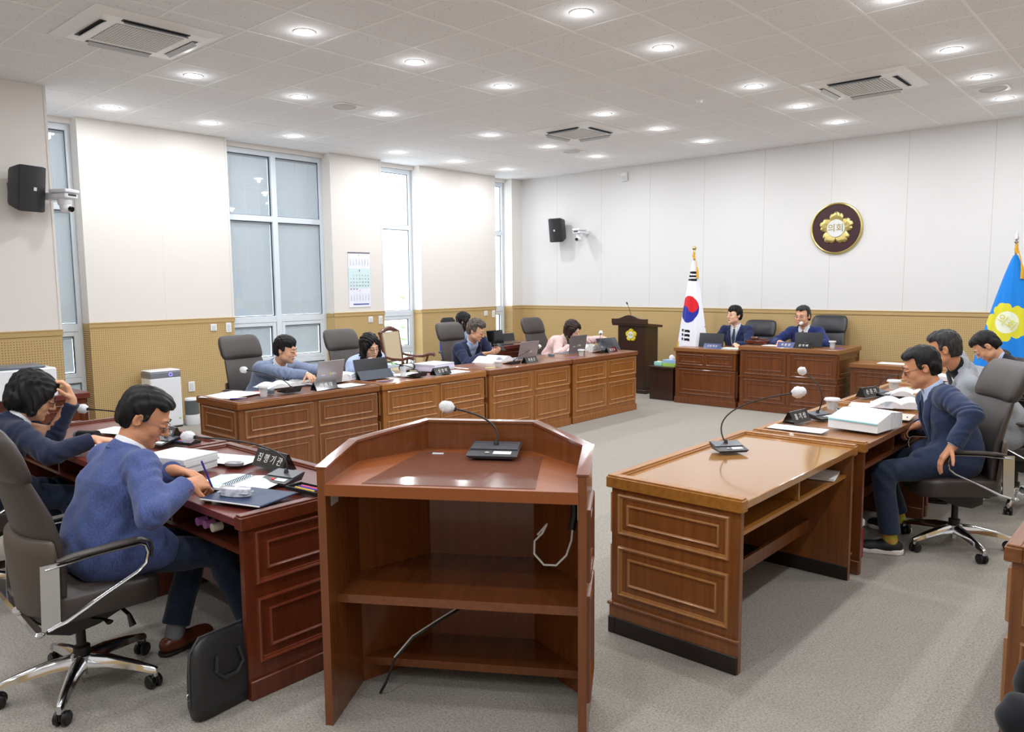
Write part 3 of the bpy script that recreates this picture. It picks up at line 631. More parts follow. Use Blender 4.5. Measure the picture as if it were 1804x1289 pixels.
for x, y, l, r in ((2.45, 4.14, 'dark leather chair of the man in the light blue blazer', -PI/2+.1), (2.45, 5.41, 'dark leather chair of the long haired woman with glasses', -PI/2+.05), (2.42, 7.19, 'dark leather chair of the curly haired man', -PI/2), (2.42, 8.92, 'dark leather chair left of the woman in pink', -PI/2)):
    dup(ch0, l, (x, y, 0), r)
cb = executive_chair('black leather chair behind the chairman', (5.86, 10.78, .03), PI+.05, GC1, LEAB)
dup(cb, 'black leather chair behind the young clerk', (4.84, 10.78, -.06), PI)
dup(ch0, 'brown leather chair out of the photo to the lower right', (9.94, 2.55, 0), PI/2)
# blue task chair of the woman at the back
BLUE = mat('blue_plastic', '2f5fc0', .45); DKF = mat('dark_fabric', '26262b', .8, bump=((200, 200, 200), .2, .002))
t = thing('task_chair', 'blue framed office chair with dark headrest by the far window', 'office chair', (1.05, 8.46, 0), -PI/2-.1)
b = MB(); softbox(b, -.24, -.2, .42, .24, .25, .49); b.obj('seat', DKF, t, ang=70, fix=True)
b = MB(); b.rings([back_ring(*q) for q in ((.55, -.24, .20, .012, .05), (.7, -.25, .23, .02, .05), (.9, -.27, .22, .02, .05), (.98, -.28, .17, .012, .04))]); b.obj('backrest', BLUE, t, ang=60, fix=True)
b = MB(); b.rings([back_ring(*q) for q in ((1.02, -.29, .10, .015, .02), (1.05, -.29, .13, .03, .02), (1.15, -.30, .14, .035, .02), (1.20, -.30, .10, .015, .01))]); b.obj('headrest', DKF, t, ang=60, fix=True)
b = MB(); b.tube([(0, -.27, .95), (0, -.30, 1.05)], .02, 8); b.tube([(0, -.05, .40), (0, -.22, .42), (0, -.28, .6)], .022, 8); b.tube([(0, 0, .07), (0, 0, .42)], .025, 10)
for k in range(5):
    a = 2*PI*k/5; b.tube([(0, 0, .10), (.3*math.cos(a), .3*math.sin(a), .07)], [.025, .014], 8); b.ball((.3*math.cos(a), .3*math.sin(a), .03), .03, 10)
b.obj('frame', BLK, t)
b = MB()
for s_ in (-1, 1): b.tube([(s_*.2, 0, .44), (s_*.29, 0, .46), (s_*.30, .0, .66)], .014, 8); b.box(s_*.30-.03, -.12, .66, s_*.30+.03, .12, .69, .01)
b.obj('armrest', BLK, t)
# carved wooden armchair
t = thing('wooden_armchair', 'carved wooden armchair with cream upholstery beside the third window', 'armchair', (1.15, 7.34, 0), -PI/2+.35)
WC = wood('wood_mahogany', '6a2d18', '4d1c0e', 'z', .25, .5); CRM = mat('cream_fabric', 'cbbb9b', .85, bump=((120, 120, 120), .3, .002))
b = MB()
for s_ in (-1, 1): b.tube([(s_*.24, -.26, 0), (s_*.23, -.22, .42), (s_*.25, -.27, .7), (s_*.26, -.33, 1.05)], [.018, .024, .020, .020], 8)
b.tube([(-.27, -.33, 1.03), (-.18, -.335, 1.06), (-.08, -.337, 1.085), (0, -.338, 1.095), (.08, -.337, 1.085), (.18, -.335, 1.06), (.27, -.33, 1.03)], [.024, .03, .036, .04, .036, .03, .024], 10, flat=1.0); b.tube([(-.25, -.26, .62), (.25, -.26, .62)], .018, 8)
b.obj('back_frame', WC, t)
b = MB(); b.hex8([(-.21, -.30, .63), (.21, -.30, .63), (.21, -.24, .63), (-.21, -.24, .63)], [(-.225, -.355, 1.04), (.225, -.355, 1.04), (.225, -.30, 1.04), (-.225, -.30, 1.04)]); b.obj('back_cushion', CRM, t)
b = MB(); softbox(b, -.27, -.24, .42, .27, .28, .52); b.obj('seat', CRM, t, ang=70, fix=True)
b = MB(); b.box(-.27, -.25, .37, .27, .27, .425, .01); b.obj('seat_rail', WC, t)
for s_ in (-1, 1):
    b = MB(); b.tube([(s_*.25, .25, 0), (s_*.255, .26, .2), (s_*.26, .26, .38)], [.016, .02, .028], 8); b.obj('leg', WC, t)
    b = MB(); b.tube([(s_*.26, -.27, .70), (s_*.29, -.12, .67), (s_*.31, .05, .665), (s_*.32, .17, .70), (s_*.32, .23, .70), (s_*.32, .25, .67)], [.018, .018, .022, .024, .028, .018], 10); b.tube([(s_*.26, .14, .40), (s_*.29, .10, .52), (s_*.31, .14, .67)], .016, 8); b.obj('armrest', WC, t)
# ================================================================ people: sculpted as smooth blended volumes
class Vol:
    def __init__(s, lo, hi, h):
        s.lo = np.array(lo, float); s.h = h; s.n = np.ceil((np.array(hi)-s.lo)/h).astype(int)+1
        s.D = np.full(s.n, 1.0, np.float32)
        s.ax = [(s.lo[i]+h*np.arange(s.n[i])).astype(np.float32) for i in range(3)]
    def sub(s, lo, hi):
        a = np.maximum(np.floor((np.array(lo)-s.lo)/s.h).astype(int), 0); b = np.minimum(np.ceil((np.array(hi)-s.lo)/s.h).astype(int)+1, s.n)
        if (b <= a).any(): return None, None
        sl = tuple(slice(a[i], b[i]) for i in range(3))
        return sl, np.meshgrid(s.ax[0][sl[0]], s.ax[1][sl[1]], s.ax[2][sl[2]], indexing='ij')
    def put(s, sl, d, k, mode):
        D = s.D[sl]
        if mode == 'add':
            hh = np.maximum(k-np.abs(D-d), 0)/k if k > 0 else 0
            s.D[sl] = np.minimum(D, d)-(hh*hh*k*.25 if k > 0 else 0)
        else:
            d = -d; hh = np.maximum(k-np.abs(D-d), 0)/k if k > 0 else 0
            s.D[sl] = np.maximum(D, d)+(hh*hh*k*.25 if k > 0 else 0)
    def cap(s, a, b, ra, rb, k=.02, flat=None, cuts=(), mode='add'):
        a = np.array(a, float); b = np.array(b, float); m = max(ra, rb)+k+3*s.h
        sl, P = s.sub(np.minimum(a, b)-m, np.maximum(a, b)+m)
        if sl is None: return
        ab = b-a; q = [P[i]-a[i] for i in range(3)]
        t = np.clip((q[0]*ab[0]+q[1]*ab[1]+q[2]*ab[2])/max(ab@ab, 1e-9), 0, 1)
        v = [q[i]-t*ab[i] for i in range(3)]
        if flat:
            n, f = np.array(flat[0], float), flat[1]; n = n/np.linalg.norm(n); vn = (v[0]*n[0]+v[1]*n[1]+v[2]*n[2])*(1/f-1); v = [v[i]+vn*n[i] for i in range(3)]
        d = np.sqrt(v[0]**2+v[1]**2+v[2]**2)-(ra+(rb-ra)*t)
        for c, n in cuts: d = np.maximum(d, (P[0]-c[0])*n[0]+(P[1]-c[1])*n[1]+(P[2]-c[2])*n[2])
        s.put(sl, d.astype(np.float32), k, mode)
    def ell(s, c, r, R=None, k=.02, mode='add', cuts=()):
        c = np.array(c, float); R = np.eye(3) if R is None else np.array(R, float); m = max(r)+k+3*s.h
        sl, P = s.sub(c-m, c+m)
        if sl is None: return
        q = [P[i]-c[i] for i in range(3)]
        e = [(q[0]*R[0, i]+q[1]*R[1, i]+q[2]*R[2, i]) for i in range(3)]
        k0 = np.sqrt(sum((e[i]/r[i])**2 for i in range(3))); k1 = np.sqrt(sum((e[i]/r[i]**2)**2 for i in range(3)))+1e-9
        d = k0*(k0-1)/k1
        for cc, n in cuts: d = np.maximum(d, (P[0]-cc[0])*n[0]+(P[1]-cc[1])*n[1]+(P[2]-cc[2])*n[2])
        s.put(sl, d.astype(np.float32), k, mode)
    def field(s, fn, lo=None, hi=None):       # fn(P, D) -> D
        sl, P = s.sub(s.lo if lo is None else lo, s.lo+s.h*s.n if hi is None else hi)
        if sl is not None: s.D[sl] = fn(P, s.D[sl])
    def mesh(s, name, mats, parent=None, smooth_it=1):
        D = s.D; D[0], D[-1] = 1, 1; D[:, 0], D[:, -1] = 1, 1; D[:, :, 0], D[:, :, -1] = 1, 1
        I = D < 0; c = np.zeros(tuple(x-1 for x in D.shape), np.uint8)
        for dx in (0, 1):
            for dy in (0, 1):
                for dz in (0, 1): c += I[dx:D.shape[0]-1+dx, dy:D.shape[1]-1+dy, dz:D.shape[2]-1+dz]
        act = np.argwhere((c > 0) & (c < 8)); idx = np.full(c.shape, -1, np.int32); idx[tuple(act.T)] = np.arange(len(act))
        X, Y, Z = act.T; V = {}
        for k in range(8): o = (k & 1, k >> 1 & 1, k >> 2 & 1); V[o] = D[X+o[0], Y+o[1], Z+o[2]]
        acc = np.zeros((len(act), 3)); cnt = np.zeros(len(act))
        for o in V:
            for ax in range(3):
                if o[ax]: continue
                p = list(o); p[ax] = 1; p = tuple(p); a, b = V[o], V[p]; mk = (a < 0) != (b < 0)
                t = np.where(mk, a/(a-b+1e-12), 0)
                pt = np.tile(np.array(o, float), (len(act), 1)); pt[:, ax] = t
                acc += pt*mk[:, None]; cnt += mk
        vs = s.lo+(act+acc/cnt[:, None])*s.h; F = []
        for ax in range(3):
            u, w = [(1, 2), (2, 0), (0, 1)][ax]
            A = I.take(range(I.shape[ax]-1), ax); B = I.take(range(1, I.shape[ax]), ax); ch = np.argwhere(A != B)
            ch = ch[(ch[:, u] > 0) & (ch[:, w] > 0)]
            e = np.zeros(3, int); eu = e.copy(); eu[u] = 1; ew = e.copy(); ew[w] = 1
            q = np.stack([idx[tuple((ch-eu-ew).T)], idx[tuple((ch-ew).T)], idx[tuple(ch.T)], idx[tuple((ch-eu).T)]], 1)
            neg = ~A[tuple(ch.T)]; q[neg] = q[neg][:, ::-1]; F.append(q)
        F = np.concatenate(F)
        for _ in range(smooth_it):
            sm = np.zeros_like(vs); ct = np.zeros(len(vs))
            for i in range(4):
                for j in ((i+1) % 4, (i-1) % 4): np.add.at(sm, F[:, i], vs[F[:, j]]); np.add.at(ct, F[:, i], 1)
            vs = vs*.45+.55*sm/ct[:, None]
        me = bpy.data.meshes.new(name); me.vertices.add(len(vs)); me.vertices.foreach_set('co', vs.astype(np.float32).ravel()); me.loops.add(F.size); me.loops.foreach_set('vertex_index', F.ravel().astype(np.int32))
        me.polygons.add(len(F)); me.polygons.foreach_set('loop_start', np.arange(0, F.size, 4, dtype=np.int32)); me.polygons.foreach_set('loop_total', np.full(len(F), 4, np.int32))
        me.update(calc_edges=True); me.validate(); me.polygons.foreach_set('use_smooth', [True]*len(me.polygons)); me.materials.append(mats)
        o = bpy.data.objects.new(name, me); COL.objects.link(o)
        if parent is not None: o.parent = parent
        return o
def nrm(v): v = np.array(v, float); return v/np.linalg.norm(v)
def ik(a, t, l1, l2, pole):
    a, t = np.array(a, float), np.array(t, float); d = t-a; L = np.linalg.norm(d); L2 = min(L, (l1+l2)*.998); u = d/L; t = a+u*L2
    p = np.array(pole, float); p = nrm(p-u*(p@u)); x = (l1*l1-l2*l2+L2*L2)/(2*L2); y = math.sqrt(max(0, l1*l1-x*x)); return a+u*x+p*y, t
def rot(yaw=0, pitch=0, roll=0):   # pitch > 0 looks down, yaw > 0 turns to the figure's left
    return np.array((Matrix.Rotation(yaw, 3, 'Z') @ Matrix.Rotation(-pitch, 3, 'X') @ Matrix.Rotation(roll, 3, 'Y')))
SK = mat('skin', 'd8a585', .5, sss=.25, spec=.35); SKF = mat('skin_fair', 'e6b99d', .48, sss=.25, spec=.35); SKT = mat('skin_tan', 'cb906c', .5, sss=.2, spec=.35)
LIP = mat('lips', 'b06a5c', .45); LIPR = mat('lips_red', 'b8303a', .35); EYE = mat('eye_dark', '1d1512', .3); EYW = mat('eye_white', 'd8d0c8', .3)
def hairmat(n, c, c2): return mat(n, c, .5, spec=.28, bump=((110, 110, 26), .55, .004), var=((70, 70, 18), c2, .4, .75))
HB = hairmat('hair_black', '0a090a', '191718'); HBR = hairmat('hair_brown', '23140f', '3c2720'); HG = hairmat('hair_greying', '1d1c1c', '444242'); HGR = hairmat('hair_brown_grey', '38302c', '7a706a')
def cloth(n, c, c2=None, sc=260, st=.18, v=None): return mat(n, c, .82, spec=.2, sheen=.15, bump=((sc, sc, sc), st, .002), var=(v or (60, 60, 60), c2 or c, .35, .65))
def fingers(V, w, d, n, lat, curl, thumb=1, sc=1.0, spread=1.0, tc=.5):
    """hand: wrist w, direction d, palm normal n, lateral (towards the thumb) lat"""
    w, d, n, lat = np.array(w, float), nrm(d), nrm(n), nrm(lat)
    V.cap(w-d*.02, w+d*.03*sc, .026*sc, .026*sc, .02, flat=(n, .75))
    offs = [.030, .010, -.011, -.030]; base = []
    for o in offs:
        p0 = w+d*.012*sc+lat*o*.45*sc; p1 = w+d*(.088-.08*abs(o-.005))*sc+lat*o*sc; V.cap(p0, p1, .017*sc, .0115*sc, .012); base.append(p1)
    ln = [(.042, .026, .021), (.046, .030, .023), (.043, .028, .022), (.034, .021, .019)]
    for i, (o, L) in enumerate(zip(offs, ln)):
        c = curl[i] if isinstance(curl, (list, tuple)) else curl; p = base[i]; dd = nrm(d+lat*o*2.2*spread); a = c*.8; r = .0098*sc if i < 3 else .0084*sc
        for j, l in enumerate(L):
            v = dd*math.cos(a)+n*math.sin(a); q = p+v*l*sc; V.cap(p, q, r, r*.93, .004); p = q; r *= .93; a += c*(1.0 if j == 0 else .7)
    p = w+d*.022*sc+lat*.026*sc; v = nrm(d*.62+lat*.62+n*tc); r = .0135*sc
    for j, l in enumerate((.040, .032, .026)):
        q = p+v*l*sc; V.cap(p, q, r, r*.88, .008 if j == 0 else .004); p = q; r *= .86; v = nrm(v+d*.22+n*.18*tc)
def person(name_label, loc, rz, P):
    """seated figure, local +y forward, origin on the floor below the hips"""
    g = P.get
    sc = g('sc', 1.0); lean = g('lean', .15); side = g('side', 0.0); twist = g('twist', 0.0); hz = g('hip', .57)
    def tl(p): q = np.array(p, float)-np.array(loc, float); c_, s__ = math.cos(-rz), math.sin(-rz); return np.array((q[0]*c_-q[1]*s__, q[0]*s__+q[1]*c_, q[2]))
    for kk in ('rh', 'lh', 'rf', 'lf', 'head'):
        if g(kk+'w') is not None: P[kk] = tuple(tl(P[kk+'w']))
    hip = np.array((0, 0, hz)); up = nrm((math.sin(side), math.sin(lean), math.cos(lean)*math.cos(side)))
    waist = hip+np.array((0, .0, .10)); chest = waist+nrm(up+np.array((0, -.05, .1)))*.20*sc; neckb = chest+nrm(up+np.array((0, g('hunch', .25), 0)))*.17*sc
    HR = rot(g('hyaw', 0), g('hpitch', .3), g('hroll', 0)); hs = g('hs', 1.08)
    if g('head'):
        hd = np.array(P['head']); Ua = nrm(hd-waist)
        for _ in range(3): neckb = hd-nrm(Ua*.75+np.array((0, .22, .45)))*(.135*sc)-HR @ np.array((0, .015, .03)); Ua = nrm(neckb-waist)
        bk = nrm(np.cross(Ua, np.cross((0, -1, 0), Ua))); chest = waist*.45+neckb*.55+bk*g('slump', .035)
    rt = nrm((math.cos(twist), math.sin(twist), g('tilt', 0.0))); U = nrm(neckb-waist); F = nrm(np.cross(U, rt)); rt = nrm(np.cross(F, U))
    shw = g('shw', .185)*sc; sh = {1: neckb+rt*shw-U*.062, -1: neckb-rt*shw-U*.062}
    def two(V, a, b, ra, rb, w, k, f, **kw):
        for s_ in (1, -1): V.cap(a+rt*s_*w, b+rt*s_*w, ra, rb, k, flat=(F, f), **kw)
    hc = neckb+nrm(U*.75+np.array((0, .22, .45)))*(.135*sc)+HR @ np.array((0, .015, .03))
    def hp(x, y, z): return hc+HR @ (np.array((x, y, z))*hs)
    # arms
    arms = {}
    for s_, key in ((1, 'rh'), (-1, 'lh')):
        T = np.array(g(key, (s_*.18, .35, .62))); pole = g(key+'p', (s_*.7, -.3, -.8)); el, wr = ik(sh[s_], T, .285*sc*g('arm', 1), .245*sc*g('arm', 1), pole); arms[s_] = (sh[s_], el, wr)
    legs = {}
    for s_, key in ((1, 'rf'), (-1, 'lf')):
        ft = np.array(g(key, (s_*.12, .42, .09))); hj = hip+np.array((s_*.09, .03, -.01)); kn, an = ik(hj, ft, .43*sc, .42*sc, (s_*.12, .6, 1)); legs[s_] = (hj, kn, an)
    allp = [hip, neckb, hc]+[q for a in arms.values() for q in a]+[q for a in legs.values() for q in a]
    lo = np.min(allp, 0)-.24; hi = np.max(allp, 0)+.24; lo[2] = max(lo[2], -.005); hres = g('res', .0065)
    # ---- body
    V = Vol(lo, hi, hres)
    V.cap(hip+rt*-.07, hip+rt*.07, .105, .105, .03); two(V, waist, chest, .095, .105, .04, .04, .9); two(V, chest, neckb-U*.09, .105, .07, .04, .04, .85)
    V.cap(sh[-1], sh[1], .048, .048, .05)
    V.cap(neckb-U*.04, hp(0, -.012, -.05), .060, .052*hs, .03)
    for s_ in (1, -1):
        a, e, w = arms[s_]; V.cap(a, e, .050, .040, .03); V.cap(e, w, .040, .027, .015)
        h_, k_, n_ = legs[s_]; V.cap(h_, k_, .08, .055, .04); V.cap(k_, n_, .052, .036, .02)
        key = 'rh' if s_ > 0 else 'lh'; d = nrm(g(key+'d', w-e)); n = nrm(g(key+'n', (0, 0, -1))); n = nrm(n-d*(n@d)); lat = np.cross(n, d)*s_*1.0
        if g(key+'flip'): lat = -lat
        fingers(V, w, d, n, lat, g(key+'c', .45), sc=g('hands', 1.0), tc=g(key+'t', .5))
    def he(c, r, k=.012, mode='add'): V.ell(hp(*c), tuple(q*hs for q in r), HR, k*1.0, mode)
    fw_ = g('face', 1.0)
    he((0, -.012, .035), (.074, .093, .086), .02); he((0, .030, -.03), (.061*fw_, .060, .082), .03); he((0, .048, -.082), (.040*fw_, .036, .030), .03)
    for s_ in (1, -1): he((s_*.037*fw_, .058, -.032), (.024, .022, .026), .015); he((s_*.046*fw_, .025, -.068), (.02, .035, .022), .02)
    for s_ in (1, -1): he((s_*.031, .098, .006), (.019, .014, .010), .010, 'sub')
    V.cap(hp(-.036, .082, .024), hp(.036, .082, .024), .009*hs, .009*hs, .012)
    V.cap(hp(0, .090, .012), hp(0, .111, -.028), .0065*hs, .0115*hs, .010); 
    for s_ in (1, -1): he((s_*.0115, .098, -.034), (.008, .009, .007), .006); he((s_*.030, .0845, .004), (.016, .012, .0085), .004)
    he((0, .0905, -.0585), (.021, .0095, .0055), .004); he((0, .0885, -.0675), (.019, .0095, .0065), .004); he((0, .080, -.098), (.019, .015, .014), .014)
    for s_ in (1, -1):
        he((s_*.0755, -.008, -.006), (.008, .020, .032), .006); he((s_*.080, -.002, -.006), (.006, .011, .019), .004, 'sub')
    body = V.mesh('person', g('skin', SK), None, 1); tag(body, name_label, 'person'); body.location = loc; body.rotation_euler = (0, 0, rz)
    # eyes, brows, mouth
    def hb(fn, nm, m, smooth=True):
        b = MB(); fn(b); return b.obj(nm, m, body, ang=60)
    RM = Matrix([list(r) for r in HR])
    for s_ in (1, -1):
        if g('eyes', 'down') == 'open':
            o = hb(lambda b: b.ball(hp(s_*.031, .0885, .004), (.0125*hs, .0085*hs, .0048*hs), 12, RM), 'eye', EYW)
            b = MB(); b.ball(hp(s_*.031, .0935, .004), (.0052*hs, .0045*hs, .0046*hs), 10, RM); b.obj('iris', EYE, o)
        b = MB(); b.tube([hp(s_*.018, .0935, .0055 if g('eyes') == 'open' else .0005), hp(s_*.030, .0985, .0095 if g('eyes') == 'open' else -.001), hp(s_*.044, .0885, .0065 if g('eyes') == 'open' else .0015)], [.0012, .0019, .0012], 6); b.obj('eyelashes', EYE, body)
        b = MB(); b.tube([hp(s_*.014, .0955, .023), hp(s_*.030, .0945, .030), hp(s_*.047, .0805, .0265)], [.0028, .0035, .0016], 6, flat=.6); b.obj('eyebrow', g('hair', HB), body)
    b = MB(); b.tube([hp(-.021, .0925, -.0625), hp(-.009, .0995, -.061), hp(0, .1005, -.0625), hp(.009, .0995, -.061), hp(.021, .0925, -.0625)], [.0015, .0042, .0045, .0042, .0015], 8); b.obj('lips', g('lip', LIP), body)
    # ---- hair
    st = g('style', 'short'); hres2 = .0045
    V = Vol(hc-.21, hc+.21, hres2)
    def hh(c, r, k=.015, mode='add', cuts=()): V.ell(hp(*c), tuple(q*hs for q in r), HR, k, mode, cuts)
    fx, fy, fz = HR[:, 0], HR[:, 1], HR[:, 2]; ph = g('seed', 1.0)
    if st in ('short', 'wavy', 'mop'):
        vol = {'short': 0, 'wavy': .012, 'mop': .008}[st]
        hh((0, -.016, .042), (.080+vol*.6, .100+vol*.3, .088+vol)); hh((0, .033, .084), (.060, .050, .034+vol), .03)
        hh((0, -.050, -.012), (.073, .058, .078), .03)
        for s_ in (1, -1): V.cap(hp(s_*.073, .022, .02), hp(s_*.075, .012, -.012), .009, .006, .012)
    elif st == 'bob':
        hh((0, -.02, .042), (.094, .108, .096)); hh((0, -.045, -.03), (.098, .080, .085), .04)
        for s_ in (1, -1): V.cap(hp(s_*.075, .03, .03), hp(s_*.082, .025, -.075), .03, .024, .03); V.cap(hp(s_*.03, .06, .085), hp(s_*.07, .055, .03), .028, .02, .03)
    elif st == 'long':
        hh((0, -.02, .042), (.088, .106, .096)); V.cap(hp(0, -.05, .02), hp(0, -.075, -.17), .085, .085, .05, flat=(fy, .6))
        for s_ in (1, -1): V.cap(hp(s_*.074, .03, .03), hp(s_*.092, .02, -.13), .028, .030, .03); V.cap(hp(s_*.03, .055, .085), hp(s_*.072, .05, .02), .025, .02, .03)
    hl = {'short': .074, 'wavy': .070, 'mop': .046, 'bob': .055, 'long': .055}[st]
    # open the face
    if st in ('bob', 'long'):
        V.ell(hp(0, .088, -.035), (.050*hs, .062*hs, .098*hs), HR, .012, 'sub')
        V.cap(hp(0, 0, -.08), hp(0, .02, -.2), .05, .05, .02, mode='sub')
        if st == 'bob':
            def cutb(Q, D):
                z = (Q[0]-hc[0])*fz[0]+(Q[1]-hc[1])*fz[1]+(Q[2]-hc[2])*fz[2]; return np.maximum(D, (-.098*hs-z))
            V.field(cutb)
    else:
        def cutf(Q, D):
            q = [Q[i]-hc[i] for i in range(3)]; x = q[0]*fx[0]+q[1]*fx[1]+q[2]*fx[2]; y = q[0]*fy[0]+q[1]*fy[1]+q[2]*fy[2]; z = q[0]*fz[0]+q[1]*fz[1]+q[2]*fz[2]
            face = np.minimum(y-.030, hl*hs-z+.010*np.sin(x*70+ph))           # in front of the ears and below the hairline
            ear = np.minimum(np.minimum(y+.022, -z+.020), np.abs(x)-.05)
            nape = -z-.072+np.maximum(0, (-y-.03))*.0
            lower = np.minimum(y+.03, -z-.004)
            return np.maximum(np.maximum(np.maximum(D, face), lower), np.maximum(nape, -1))
        V.field(cutf)
    amp = {'short': .0032, 'wavy': .006, 'mop': .003, 'bob': .004, 'long': .005}[st]*g('hamp', 1)
    def strand(Q, D):
        q = [Q[i]-hc[i] for i in range(3)]; x = q[0]*fx[0]+q[1]*fx[1]+q[2]*fx[2]; y = q[0]*fy[0]+q[1]*fy[1]+q[2]*fy[2]; z = q[0]*fz[0]+q[1]*fz[1]+q[2]*fz[2]
        w = 60 if st in ('wavy',) else 85
        return D+amp*(np.sin(x*w*1.3+ph+2*np.sin(z*40+y*30))*np.sin(y*w*.7+z*w*.4+ph*2)+.6*np.sin(x*190+y*70+3*np.sin(z*30)))
    V.field(strand)
    hair = V.mesh('hair', g('hair', HB), body, 1)
    # ---- glasses
    if g('glasses'):
        gm_ = g('glasses'); b = MB()
        for s_ in (1, -1):
            c = np.array((s_*.033, .105, -.002)); pts = [hp(*(c+np.array((.0225*math.cos(a), -.004*abs(math.cos(a))**2, .0175*math.sin(a))))) for a in [2*PI*k/16 for k in range(17)]]
            b.tube(pts, .0013, 6); b.tube([hp(s_*.055, .100, .004), hp(s_*.070, .085, .005), hp(s_*.079, .0, .0)], .0014, 6)
        b.tube([hp(-.011, .106, .002), hp(0, .110, .005), hp(.011, .106, .002)], .0012, 6); b.obj('glasses', gm_, body)
    # ---- shirt
    ext = g('shirt_off', .012); vz = g('vz', .30); vw = g('vw', .060); jac = g('jacket')
    if g('shirt') is not None:
        V = Vol(lo, hi, hres)
        two(V, waist-U*.03, chest, .098+ext, .108+ext, .042, .04, .92); two(V, chest, neckb-U*.085, .108+ext, .072, .045, .04, .88); V.cap(sh[-1]*.9+neckb*.1, sh[1]*.9+neckb*.1, .048+ext*.5, .048+ext*.5, .05)
        V.cap(neckb-U*.05, neckb+U*.05+F*.006, .075, .069, .02, cuts=[(neckb+U*.040-F*.0, nrm(U+F*.25))])
        V.cap(neckb-U*.0, neckb+U*.11+F*.03, .054, .060, .004, mode='sub')
        V.cap(neckb+F*.10+U*.03, neckb+F*.045-U*.015, .035, .012, .01, mode='sub')
        if jac is None or g('cuffs'):
            for s_ in (1, -1):
                a, e, w = arms[s_]; u = nrm(w-e)
                if jac is None: V.cap(a, e, .062, .052, .03); V.cap(e, w, .052, .038, .015, cuts=[(w-u*.01, u)])
                else: V.cap(w-u*.07, w-u*.002, .037, .0345, .004, cuts=[(w-u*.004, u)])
        V.mesh('shirt', g('shirt'), body, 1)
    # ---- jacket
    if jac is not None:
        V = Vol(lo, hi, hres); j = g('jext', .022)
        V.cap(hip+np.array((-.06, -.01, .02)), hip+np.array((.06, -.01, .02)), .118+j, .118+j, .05, cuts=[(hip-np.array((0, 0, .075)), (0, 0, -1))])
        two(V, hip+U*.05, waist, .118+j, .114+j, g('tw', .052), .05, .92); two(V, waist, chest, .112+j, .116+j, g('tw', .052), .05, .92); two(V, chest, neckb-U*.085, .116+j, .074, .06, .05, .88); V.cap(sh[-1]+U*.004, sh[1]+U*.004, .056, .056, .05); V.cap(sh[-1], neckb-U*.03, .05, .05, .04); V.cap(sh[1], neckb-U*.03, .05, .05, .04)
        V.cap(neckb-U*.06-F*.012, neckb-U*.022-F*.010, .086, .078, .02)
        if g('skirt', 1):
            for s_ in (1, -1): V.cap(hip+np.array((s_*.10, .02, .02)), hip+np.array((s_*.12, .17, -.0)), .122, .108, .05, flat=((0, 0, 1), .9), cuts=[(hip-np.array((0, 0, .09)), (0, 0, -1))])
        for s_ in (1, -1):
            a, e, w = arms[s_]; u = nrm(w-e); cb_ = g('cuffback', .012)
            V.cap(a, e, .072, .061, .035); V.cap(e, w, .061, .047, .02, cuts=[(w-u*cb_, u)])
        # neck opening and front V
        V.cap(neckb-U*.012, neckb+U*.13+F*.03, .064, .074, .004, mode='sub')
        nb = neckb
        def front(Q, D):
            q = [Q[i]-nb[i] for i in range(3)]; x = q[0]*rt[0]+q[1]*rt[1]+q[2]*rt[2]; y = q[0]*F[0]+q[1]*F[1]+q[2]*F[2]; z = q[0]*U[0]+q[1]*U[1]+q[2]*U[2]
            hw = vw*np.clip((z+vz)/(vz-.02), 0, 1.3)+g('open', .0)
            d = np.maximum(np.maximum(np.maximum(np.abs(x)-hw, -y+.01), y-.175), -(z+vz)); ins = -d
            lap = np.clip(1-np.abs(np.abs(x)-hw-.020)/.022, 0, 1)*(y > .03)*(z > -vz)*(z < .0)
            D = D-.0045*np.clip(lap*3, 0, 1)
            return np.maximum(D, ins)
        V.field(front)
        rs_ = np.random.RandomState(int(ph*17)); fa = g('folds', .0052)
        els = [(arms[q][1], nrm(arms[q][2]-arms[q][1]), nrm(arms[q][1]-arms[q][0])) for q in (1, -1)]; shs = [(sh[q], nrm(arms[q][1]-sh[q])) for q in (1, -1)]
        def folds(Q, D):
            o = .42*fa*(np.sin(Q[0]*23+Q[2]*31+2*np.sin(Q[1]*19+ph))*np.sin(Q[2]*17-Q[1]*29+ph)+.7*np.sin(Q[0]*47-Q[2]*39+Q[1]*22+2*ph))
            for e, u1, u0 in els:
                q = [Q[i]-e[i] for i in range(3)]; r2 = q[0]**2+q[1]**2+q[2]**2; t = q[0]*(u0[0]+u1[0])+q[1]*(u0[1]+u1[1])+q[2]*(u0[2]+u1[2])
                o = o+fa*1.25*np.exp(-r2/.011)*np.sin(t*64+3.2*np.sin(Q[2]*31+Q[0]*24+ph)+ph)
            for e, u0 in shs:
                c = e+u0*.07; q = [Q[i]-c[i] for i in range(3)]; r2 = q[0]**2+q[1]**2+q[2]**2; t = q[0]*(u0[0]-U[0]*.6)+q[1]*(u0[1]-U[1]*.6)+q[2]*(u0[2]-U[2]*.6)
                o = o+fa*.9*np.exp(-r2/.012)*np.sin(t*52+2.8*np.sin(Q[1]*27+Q[0]*28+ph)+ph*3)
            c = waist; q = [Q[i]-c[i] for i in range(3)]; o = o+fa*.9*np.exp(-(q[2]**2)/.012)*np.sin(q[2]*46+3.5*np.sin(Q[0]*15+Q[1]*11)+ph)
            return D+o
        V.field(folds)
        jo = V.mesh('jacket', jac, body, 1)
        if g('buttons'):
            for s_ in (1, -1):
                a, e, w = arms[s_]; u = nrm(w-e); o_ = nrm(np.cross(u, (0, 0, 1)))*s_; o_ = nrm(o_+np.array(g('bdir', (0, 0, 0)))); b = MB()
                for q in range(3): b.ball(w-u*(.035+.017*q)+nrm(o_-u*(o_@u))*.047, .0055, 8)
                b.obj('cuff_buttons', g('buttons'), jo)
